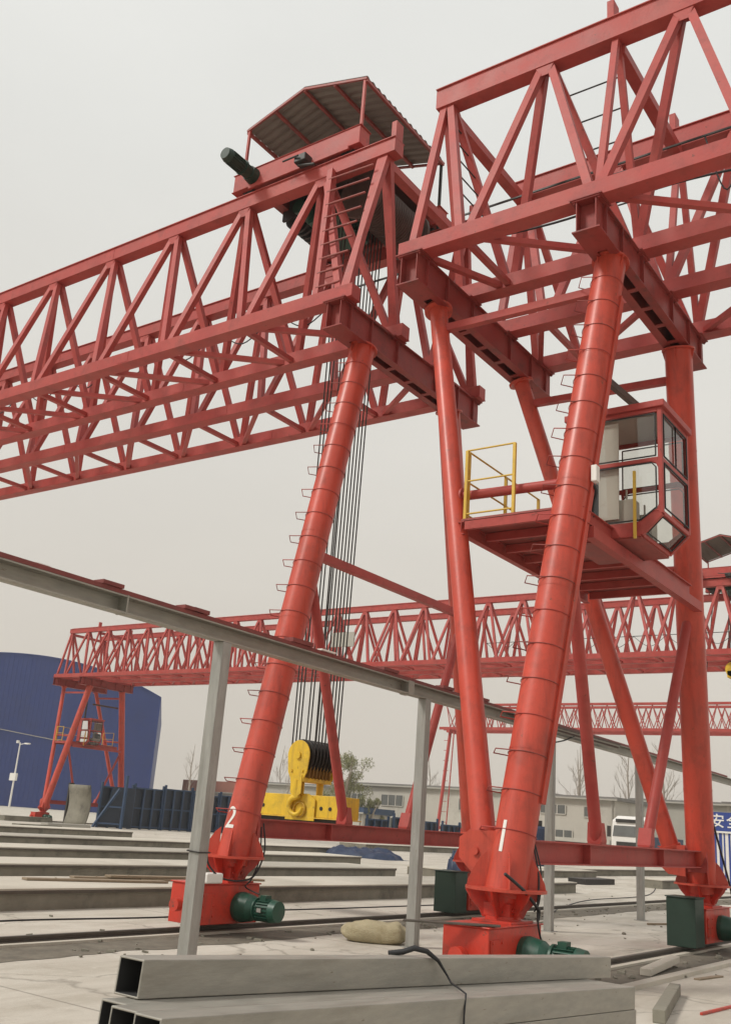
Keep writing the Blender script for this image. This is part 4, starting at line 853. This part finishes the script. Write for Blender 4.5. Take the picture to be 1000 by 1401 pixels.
# cables lying on the slab
def ground_cable(pts, r_, label):
    P = [V(p) for p in pts]; o_ = []
    for i in range(len(P)-1):
        p0, p1, p2, p3 = P[max(i-1, 0)], P[i], P[i+1], P[min(i+2, len(P)-1)]
        for k in range(8):
            u = k/8; o_.append(0.5*((2*p1)+(p2-p0)*u+(2*p0-5*p1+4*p2-p3)*u*u+(3*p1-p0-3*p2+p3)*u**3))
    o_.append(P[-1]); solo('ground_cable', MB().tube(o_, r_, 6), RUB, o_[0], label, 'cable')
ground_cable([(7.0, 11.7, .012), (9, 11.9, .012), (11.5, 11.6, .012), (13, 11.9, .012), (17, 11.7, .012), (24, 11.5, .012)], 0.012, 'thin black cable along the slab in front of the near bed')
ground_cable([(20, 9.3, .012), (26, 10.9, .05), (33, 11.7, .012), (42, 14.5, .012)], 0.014, 'thin dark cable running away behind the right legs')
ground_cable([(10.4, 2.2, .012), (11.5, 2.6, .012), (13, 2.5, .012), (16, 3.2, .012)], 0.01, 'thin cable at the far lower right corner of the slab')

# ------------------------------------------------------------------ blue formwork and yard goods
def formwork(x, y, w_, h_, rot, label, col=BLUF, dark=BLUD):
    t_ = thing('formwork_panel', (x, y, 0), label, 'steel formwork', 'blue steel formwork panels standing in a row')
    ca, sa = math.cos(rot), math.sin(rot); ax = V((ca, sa, 0)); ny = V((-sa, ca, 0)); c = V((x, y, 0))
    MB().beam(c-ax*w_/2+V((0, 0, h_/2)), c+ax*w_/2+V((0, 0, h_/2)), 0.05, h_*0.98).build('face_sheet', dark, t_)
    f_ = MB()
    for k in range(4):
        p = c-ax*w_/2+ax*(w_*k/3)-ny*0.14; f_.beam(p+V((0, 0, 0.0)), p+V((0, 0, h_+(0.25 if k in (0, 3) else 0))), 0.12, 0.16, up=ax)
    for z in (0.15, h_*0.5, h_-0.05): f_.beam(c-ax*w_/2-ny*0.12+V((0, 0, z)), c+ax*w_/2-ny*0.12+V((0, 0, z)), 0.10, 0.10)
    f_.build('rib_frame', col, t_)
    return t_
for i in range(9):
    x = 48.5+i*3.05
    formwork(x, 55.2+0.05*i, 2.9, 2.75+0.1*((i*7) % 3), R(2), '%s dark blue ribbed steel form in the row behind the beds, from the left' % ORD[i])
for i in range(5):
    formwork(60+i*3.1, 40.8-i*0.2, 2.9, 1.9+0.12*((i*5) % 3), R(3), '%s blue steel form in the lower row right of the yellow spreader beam' % ORD[i])
t_ = thing('curved_form', (46.6, 57.0, 0), 'pale grey curved form panel standing beside the distant crane foot', 'form panel')
cp = MB(); ps = [(46.4+0.25*math.sin(k*0.35), 57.0, 2.7*k/9) for k in range(10)]
cp.add([q_ for p_ in ps for q_ in ((p_[0], 55.4, p_[2]), (p_[0], 57.6, p_[2]))], [(2*k, 2*k+1, 2*k+3, 2*k+2) for k in range(9)], True)
o = cp.build('curved_sheet', BEDS, t_); sm = o.modifiers.new('s', 'SOLIDIFY'); sm.thickness = 0.12
MB().box(46.5, 46.9, 57.75, 57.9, 0, 2.8).build('support_post', BLK, t_)
t_ = thing('inclined_form_frame', (47.5, 53.6, 0), 'leaning dark blue form frame left of the formwork row', 'form frame')
f_ = MB().beam((46.6, 54.9, 0), (47.6, 53.8, 2.6), 0.14, 0.14, up=(0, 1, 0)); f_.beam((47.6, 53.2, 0), (47.6, 53.2, 3.5), 0.16, 0.16, up=(1, 0, 0)); f_.beam((47.2, 54.3, 1.4), (47.6, 53.2, 1.4), 0.1, 0.1); f_.beam((46.8, 54.8, 0.3), (47.6, 53.2, 0.3), 0.1, 0.1)
f_.build('support_frame', BLUF, t_); MB().plate([(47.0, 54.9, 0.1), (48.6, 53.3, 0.1), (48.6, 53.3, 2.7), (47.6, 54.4, 2.7)], 0.05, (1, 1, 0)).build('face_sheet', BLUD, t_)
# blue tarpaulin heap on the slab
def heap(name, loc, lx, ly, h_, m_, label, cat, seed=0):
    k = 28; vs = []
    for j in range(k+1):
        for i in range(k+1):
            u, v = i/k*2-1, j/k*2-1; d_ = max(0, 1-(u*u+v*v)**1.0)
            z = h_*(d_**0.55)*(0.8+0.5*mnoise.noise(V((u*2.2+seed, v*2.2, 1))))+h_*0.25*mnoise.noise(V((u*6, v*6, seed)))*(d_ > 0)
            vs.append((loc[0]+u*lx/2*(1+0.15*mnoise.noise(V((v*2, seed, 0)))), loc[1]+v*ly/2, max(0.003, z)))
    mb = MB().add(vs, [(j*(k+1)+i, j*(k+1)+i+1, (j+1)*(k+1)+i+1, (j+1)*(k+1)+i) for j in range(k) for i in range(k)], True)
    return solo(name, mb, m_, loc, label, cat)
heap('tarpaulin_heap', (41, 28.5, 0), 2.2, 4.2, 0.55, TARP, 'crumpled dark blue tarpaulin heap on the slab below the left sill beam', 'tarpaulin', 2)
heap('tarpaulin_heap', (31.0, 17.4, 0), 1.1, 1.2, 1.1, TARP, 'upright blue covered bundle just left of the back leg of crane 2', 'tarpaulin', 5)
t_ = thing('blue_barrel', (43, 20.3, 0), 'faded blue barrel standing in the yard right of leg 1', 'barrel')
bb_ = MB(); prev = None
for z0, z1, r1, r2 in ((0, .08, .5, .56), (.08, .9, .56, .60), (.9, .98, .62, .62), (.98, 1.9, .60, .56), (1.9, 2.0, .56, .48)): bb_.cyl((43, 20.3, z0), (43, 20.3, z1), r1, r2, n=24)
bb_.build('drum_body', TARP, t_); MB().cyl((43, 20.3, 2.0), (43, 20.3, 2.25), .2, n=14).build('lid', BLK, t_)
rnd = random.Random(11)
for i, (x, y, l_, r_) in enumerate(((38, 47, 3, .2), (33, 43, 2.6, .25), (26, 44, 3.0, .3), (45, 60, 4, .3))):
    o = MB().box(x-l_/2, x+l_/2, y-0.35, y+0.35, 0, 0.25); o.box(x-l_/2, x+l_/2, y-0.30, y+0.30, 0.252, 0.34)
    solo('precast_block', o, (GREYW, BEDS)[i % 2], (x, y, 0), ('pale', 'grimy', 'light grey', 'stained')[i]+' low precast block '+('before the distant crane foot', 'second from the left edge of the yard', 'nearest to the left edge of the yard', 'beside the wheels of the distant crane')[i], 'precast block', 'low precast blocks at the far left', 0.01)
rack = thing('material_rack', (58, 29.4, 0), 'small dark rack with a white sheet beyond the sill beam of crane 2', 'rack')
f_ = MB()
for x in (57, 59):
    for y in (27.8, 29.2, 30.6): f_.beam((x, y, 0), (x, y, 2.3), 0.12, 0.12, up=(1, 0, 0))
    for z in (0.8, 2.2): f_.beam((x, 27.8, z), (x, 30.6, z), 0.1, 0.1)
f_.build('rack_frame', BLK, rack); MB().box(56.9, 56.95, 28.5, 29.8, 0.6, 2.2).build('white_sheet', WHT, rack)

# ------------------------------------------------------------------ big blue warehouse
t_ = thing('blue_warehouse', (121, 127, 0), 'big dark blue sheet metal warehouse with a shallow arched roof', 'warehouse')
wd = V((0.693, 0.721, 0)); wu = V((-0.721, 0.693, 0)); wp = V((121, 125.8, 0))+wu*2.5
def wpt(s_, d_, z_): return wp+wu*s_+wd*d_+V((0, 0, z_))
WW = 46.0
def zr(s_): u = abs(s_/WW*2-1); return 19.6+5.2*(1-u**2.1)
k = 48; ys_ = [WW*i/k for i in range(k+1)]
MB().plate([wpt(0, 0, 0)]+[wpt(y, 0, zr(y)) for y in ys_]+[wpt(WW, 0, 0)], 0.3, wd).build('gable_wall', BLUE, t_)
for s_ in (0.1, WW-0.1): MB().beam(wpt(s_, 0.2, 9.8), wpt(s_, 60, 9.8), 0.2, 19.6).build('side_wall', BLUE, t_)
rf = MB(); vs = []
for y in ys_: vs += [wpt(y, -0.3, zr(y)+0.12), wpt(y, 60, zr(y)+0.12)]
rf.add(vs, [(2*i, 2*i+1, 2*i+3, 2*i+2) for i in range(k)]); o = rf.build('roof', BLUE, t_); sm = o.modifiers.new('s', 'SOLIDIFY'); sm.thickness = 0.2
sm_ = MB(); sm_.beam(wpt(0.3, -0.19, 0.3), wpt(WW-0.3, -0.19, 0.3), 0.05, 0.3)
for i in range(1, 62): y = i*WW/62; sm_.beam(wpt(y, -0.18, 0.2), wpt(y, -0.18, zr(y)-0.1), 0.05, 0.05, up=wd)
sm_.build('sheet_seams', BLUE, t_)
MB().tube([wpt(WW, -0.4, 14.0), wpt(30, -0.4, 12.6), wpt(16, -0.4, 11.0), wpt(7.5, -0.4, 10.2)], 0.07, 6).build('wall_cable', GREYW, t_)
# lamp post in front of it
t_ = thing('lamp_post', (96, 132.5, 0), 'slim white lamp post with a small box in front of the blue warehouse', 'lamp post')
MB().cyl((96, 132.5, 0), (96, 132.5, 9.6), 0.16, 0.09, n=12).build('pole', WHT, t_)
MB().beam((96, 132.6, 9.3), (96, 130.8, 9.5), 0.08, 0.08).build('arm', WHT, t_); MB().box(95.8, 96.2, 130.2, 131.2, 9.35, 9.55).build('lamp_head', WHT, t_); MB().box(95.7, 96.1, 131.9, 133.3, 3.9, 5.0).build('equipment_box', WHT, t_)
MB().cyl((96, 133.1, 9.5), (96, 133.1, 9.9), 0.25, n=12).build('camera_dome', WHT, t_)

# ------------------------------------------------------------------ low buildings, wall
def building(x, y0, y1, h_, dx, label, wins, wm=WALL, rm=ROOFG, para=0.35):
    t_ = thing('workshop_building', (x, (y0+y1)/2, 0), label, 'building', 'low buildings at the far edge of the yard')
    MB().box(x, x+dx, y0, y1, 0, h_).build('wall', wm, t_)
    MB().box(x-0.4, x+dx+0.4, y0-0.4, y1+0.4, h_+0.002, h_+para).build('roof', rm, t_)
    for yy in (y0+0.3, y1-0.3): MB().cyl((x-0.12, yy, 0), (x-0.12, yy, h_), 0.07, n=8).build('downpipe', GREYW, t_)
    MB().box(x-0.55, x-0.402, y0-0.4, y1+0.4, h_-0.02, h_+0.14).build('gutter', GREYW, t_)
    MB().box(x-0.03, x-0.002, y0+0.02, y1-0.02, 0.0, 0.6).build('plinth', GREYW, t_)
    for (yc, zc, w_, hh) in wins:
        f_ = MB().box(x-0.06, x-0.003, yc-w_/2, yc+w_/2, zc-hh/2, zc+hh/2).build('window', WIND, t_)
        fr = MB(); nb = max(1, int(w_/0.9))
        for i in range(nb+1): yy = yc-w_/2+w_*i/nb; fr.box(x-0.11, x-0.062, yy-0.06, yy+0.06, zc-hh/2, zc+hh/2)
        fr.box(x-0.11, x-0.062, yc-w_/2, yc+w_/2, zc-hh/2-0.1, zc-hh/2); fr.build('window_frame', wm, f_)
    return t_
building(110, 52.5, 82, 6.3, 14, 'long low whitewashed workshop with grey roof behind the thin braces', [(72.5, 4.6, 3.4, 1.3), (66.5, 4.7, 0.1, 0.1) if False else (72.8, 1.6, 4.2, 1.6), (60.8, 4.6, 3.6, 1.3), (60.3, 1.5, 4.6, 1.7), (54.7, 4.6, 2.6, 1.3), (78.5, 4.6, 2.8, 1.2), (79, 1.6, 3, 1.6)])
building(104, 40.2, 49.8, 5.7, 9, 'small pale workshop with two windows just right of leg 1', [(47.3, 4.5, 3.0, 0.9), (42.9, 4.4, 1.6, 1.0), (46, 1.6, 2.0, 1.5)])
building(118, 29.5, 43.5, 6.3, 9, 'grey rendered shed behind the white truck', [(36, 4.6, 2.0, 1.0)], GREYW)
building(100, 19.5, 27.5, 5.6, 8, 'pale shed visible between the two right legs', [(24.5, 4.2, 1.8, 1.2)])
building(150, 95, 150, 5.2, 10, 'long distant brick red roofed row right of the blue warehouse', [(120, 3, 2, 1.2), (135, 3, 2, 1.2)], WALL, ROOFR, 2.2)
building(128, 98, 112, 6.5, 8, 'narrow grey block beside the right edge of the blue warehouse', [(104, 4.6, 1.5, 1.2)], GREYW)
building(100, 70, 108, 2.6, 6, 'low dark blue roofed carport strip behind the formwork row', [(k_, 1.5, 1.4, 0.9) for k_ in (74, 78, 82, 86, 90, 94, 98, 102)], WALL, BLUF, 0.7)
t_ = thing('boundary_wall', (96, 20, 0), 'low whitish boundary wall running behind the truck', 'wall')
MB().box(96, 96.25, -10, 48, 0, 1.5).build('masonry', WALL, t_); MB().box(95.93, 96.32, -10, 48, 1.502, 1.62).build('coping', GREYW, t_)

# ------------------------------------------------------------------ truck + flatbed
t_ = thing('white_truck', (75, 28.1, 0), 'white cab-over truck facing the yard, dark windscreen and grille', 'truck')
x, y = 75, 28.1
cb = MB(); cb.prof((x+1.0, y-1.22, 0), (x+1.0, y+1.22, 0), [(-1.0, 0.75), (-0.98, 1.9), (-0.75, 3.15), (0.3, 3.5), (1.1, 3.5), (1.1, 0.75)], up=(0, 0, 1))
cab_o = cb.build('cab_body', WHT, t_, 0.06)
# which way the profile faces is fixed by frame(): d=+Y, up=Z -> side axis = +X
MB().plate([(x+0.005, y-1.1, 1.98), (x+0.005, y+1.1, 1.98), (x+0.215, y+1.05, 2.85), (x+0.215, y-1.05, 2.85)], 0.03, (1, 0, -0.23)).build('windscreen', WIND, t_)
MB().box(x-0.05, x-0.005, y-0.8, y+0.8, 0.95, 1.6).build('grille', BLK, t_)
for yy in (-0.9, 0.9): MB().box(x-0.08, x-0.01, y+yy-0.22, y+yy+0.22, 0.82, 1.05).build('headlight', mat('lamp_lens', (0.6, 0.6, 0.6), 0.2), t_)
for yy in (-1.42, 1.42): MB().box(x+0.0, x+0.15, y+yy-0.13, y+yy+0.13, 1.9, 2.7).build('wing_mirror', BLK, t_)
MB().box(x-0.14, x+0.05, y-1.22, y+1.22, 0.45, 0.80).build('bumper', WHT, t_, 0.03); MB().box(x+0.1, x+0.3, y-0.9, y+0.9, 3.0, 3.25).build('sun_visor', BLK, t_)
for xx in (x+1.0, x+5.0, x+6.4):
    for yy in (-1.0, 1.0): MB().cyl((xx, y+yy-0.16, 0.5), (xx, y+yy+0.16, 0.5), 0.5, n=22).build('wheel', BLK, t_)
MB().box(x+2.1, x+9.0, y-0.45, y+0.45, 0.85, 1.1).build('chassis', BLK, t_); MB().box(x+2.4, x+9.5, y-1.25, y+1.25, 1.15, 2.1).build('load_body', BLUF, t_)
t_ = thing('flatbed_trailer', (84, 38.5, 0), 'long pale flatbed trailer parked left of the white truck', 'trailer')
MB().box(82, 84.5, 32.2, 44.5, 1.3, 1.62).build('load_deck', WALL, t_); MB().box(82.4, 84.1, 32.4, 44.2, 0.85, 1.295).build('trailer_chassis', BLK, t_)
for yy in (33.5, 34.8, 36.1, 42.5):
    for xx in (82.25, 84.2): MB().cyl((xx-0.15, yy, 0.5), (xx+0.15, yy, 0.5), 0.5, n=20).build('wheel', BLK, t_)
for i, (yy, m_, lab) in enumerate(((39.5, WOOD, 'brown pallet load on the ground before the flatbed trailer'), (47.5, TARP, 'dark blue parked hauler at the left of the flatbed trailer'))):
    tt = thing('pallet_load', (79, yy, 0), lab, 'pallet load'); MB().box(78.2, 79.8, yy-1.3, yy+1.3, 0.16, 0.9).build('stacked_boards', m_, tt, 0.03)
    MB().box(78.2, 79.8, yy-1.3, yy-1.1, 0, 0.158).build('pallet_foot', WOOD, tt); MB().box(78.2, 79.8, yy+1.1, yy+1.3, 0, 0.158).build('pallet_foot', WOOD, tt)

# ------------------------------------------------------------------ striped safety hoarding with the two characters
t_ = thing('safety_hoarding', (41, 8.5, 0), 'blue and white striped hoarding with white Chinese characters on a blue header', 'hoarding')
SBL = mat('sign_blue', (0.03, 0.06, 0.26), 0.5, var=0.08); 
MB().box(41, 41.08, 5.2, 12.05, 0.05, 2.25).build('stripe_panel', WHT, t_)
st = MB(); rnd = random.Random(3); y = 12.0
while y > 5.3:
    w_ = 0.05+rnd.random()*0.10; st.box(40.985, 40.9985, y-w_, y, 0.12, 2.22); y -= w_+0.06+rnd.random()*0.08
st.build('blue_stripes', SBL, t_)
MB().box(40.95, 41.10, 5.2, 12.05, 2.27, 2.98).build('header_board', SBL, t_); MB().box(40.94, 41.10, 5.2, 12.05, 2.20, 2.268).build('header_trim', WHT, t_)
for yy in (12.0, 8.6, 5.25): MB().box(41.1, 41.2, yy-0.05, yy+0.05, 0, 3.0).build('support_post', WHT, t_)
for i, ch in enumerate('安全'):
    cu = bpy.data.curves.new('n', 'FONT'); cu.body = ch; cu.size = 0.56; cu.extrude = 0.004; cu.offset = 0.006
    tmp = bpy.data.objects.new('n', cu); C.objects.link(tmp); bpy.context.view_layer.update()
    me = bpy.data.meshes.new_from_object(tmp.evaluated_get(bpy.context.evaluated_depsgraph_get())); bpy.data.objects.remove(tmp)
    for v in me.vertices:
        a_, b_, c_ = v.co; v.co = V((40.94-c_, 11.93-i*0.62-a_, 2.44+b_))-t_.location
    me.materials.clear(); me.materials.append(WHT); o = bpy.data.objects.new('sign_character', me); C.objects.link(o); o.parent = t_

# ------------------------------------------------------------------ trees
def bare_tree(x, y, h_, seed, label, group):
    r_ = random.Random(seed); t_ = thing('bare_tree', (x, y, 0), label, 'tree', group)
    MB().tube([(x, y, 0), (x+r_.uniform(-.1, .1), y+r_.uniform(-.2, .2), h_*0.35), (x+r_.uniform(-.2, .2), y+r_.uniform(-.3, .3), h_*0.7), (x, y+r_.uniform(-.3, .3), h_)], [h_*0.014, h_*0.011, h_*0.007, h_*0.002], 7).build('trunk', TRNK, t_)
    cr_ = MB()
    def br(p, d, l_, r0, dep):
        q = p+d*l_; m_ = (p+q)/2+V((r_.uniform(-1, 1), r_.uniform(-1, 1), 0.5))*l_*0.06
        cr_.tube([p, m_, q], [r0, r0*0.75, r0*0.45], 4)
        if dep > 0:
            for k in range(r_.choice((3, 4))):
                f_ = r_.uniform(0.35, 1.0); nd = (d+V((r_.uniform(-.7, .7), r_.uniform(-.7, .7), r_.uniform(0.0, .6)))).normalized()
                br(p.lerp(q, f_), nd, l_*r_.uniform(.45, .65), r0*0.5, dep-1)
    h_ *= 0.88
    for k in range(9):
        z = h_*(0.28+0.65*k/9); a_ = r_.uniform(0, 6.28); d = V((math.cos(a_)*0.55, math.sin(a_)*0.55, 1)).normalized()
        br(V((x, y, z)), d, h_*0.24*(1.15-k/14), h_*0.004, 2)
    cr_.build('branches', TRNK, t_)
bt = [(120, 119, 12), (125, 111.5, 11), (130, 108, 13), (122, 100, 9), (126, 94, 10), (118, 72, 11), (120, 66, 9), (124, 60, 12), (122, 52, 13), (116, 49.6, 12), (121, 45, 13.5), (119, 40.0, 14.5), (122, 37, 12), (120, 31, 12), (117, 18, 11), (121, 14, 12)]
for i, (x, y, h_) in enumerate(bt): bare_tree(x, y, h_, 20+i, '%s bare leafless tree behind the low buildings, counted from the left' % ORD[i], 'bare trees along the far edge')
# low scrub and far bare wood that reads as one hazy line on the horizon
rnd = random.Random(77); tl = MB()
for k in range(420):
    y = rnd.uniform(-6, 112); x = 150+rnd.uniform(0, 22); h_ = rnd.uniform(3.5, 8.0)*(0.75+0.35*mnoise.noise(V((y*0.09, 0, 0))))
    tl.tube([(x, y, 0), (x, y+rnd.uniform(-.4, .4), h_)], [0.07, 0.02], 3)
    for j in range(9):
        z = h_*rnd.uniform(.3, .95); d_ = V((rnd.uniform(-.5, .5), rnd.uniform(-.8, .8), rnd.uniform(.4, 1))); p_ = V((x, y, z)); q_ = p_+d_*rnd.uniform(.8, 1.8)
        tl.tube([p_, q_], [0.035, 0.012], 3); tl.tube([p_.lerp(q_, .6), p_.lerp(q_, .6)+V((0, rnd.uniform(-.7, .7), rnd.uniform(.3, .9)))], [0.02, 0.008], 3)
o = tl.build('far_bare_wood', TRNK); o['kind'] = 'stuff'
def willow(x, y, h_, label, seed=3):
    r_ = random.Random(seed); t_ = thing('willow_tree', (x, y, 0), label, 'tree')
    MB().tube([(x, y, 0), (x+0.2, y, h_*0.3), (x, y+0.3, h_*0.55)], [0.35, 0.28, 0.15], 8).build('trunk', TRNK, t_)
    lm = MB()
    for k in range(9):
        a_ = r_.uniform(0, 6.28); lm.tube([(x, y, h_*0.35), (x+math.cos(a_)*1.2, y+math.sin(a_)*1.4, h_*0.65), (x+math.cos(a_)*2.0, y+math.sin(a_)*2.6, h_*r_.uniform(.8, .95))], [0.14, 0.09, 0.03], 5)
    lm.build('limbs', TRNK, t_)
    cr_ = MB()
    cl = [(r_.uniform(-2.0, 2.0), r_.gauss(0, 1.35)*h_/9.6, h_*r_.uniform(.42, .95), r_.uniform(.6, 1.15)*h_/9.6) for _ in range(24)]
    for (a_, b_, c_, rad) in cl:
        for _ in range(230):
            d = V((r_.gauss(0, 1), r_.gauss(0, 1), r_.gauss(0, 0.9))).normalized()*rad*r_.random()**0.4
            p = V((x+a_, y+b_, c_))+d; s_ = r_.uniform(.06, .14); n_ = V((r_.uniform(-1, 1), r_.uniform(-1, 1), r_.uniform(-1, 1))).normalized(); u_, w_ = frame(n_, (0, 0, 1))
            cr_.add([p-u_*s_*0.5, p-w_*s_*1.8, p+u_*s_*0.5, p+w_*s_*0.6], [(0, 1, 2, 3)])
    cr_.build('crown', LEAF, t_)
willow(100, 73.0, 9.6, 'soft yellowish green willow behind the yellow spreader beam')
willow(102, 70.3, 4.6, 'smaller grey green bush tree right of the willow', 8)

# ------------------------------------------------------------------ haze
hz = MB().box(-60, 260, -120, 260, -1.0, 45).build('haze', None); hz['kind'] = 'stuff'
hm = bpy.data.materials.new('haze_air'); hm.use_nodes = True; t = hm.node_tree; t.nodes.clear()
ho = N(t, 'ShaderNodeOutputMaterial'); pv = N(t, 'ShaderNodeVolumePrincipled'); pv.inputs['Color'].default_value = (0.86, 0.83, 0.78, 1); pv.inputs['Density'].default_value = 0.0007; pv.inputs['Anisotropy'].default_value = 0.0
t.links.new(pv.outputs[0], ho.inputs['Volume']); hz.data.materials.append(hm)
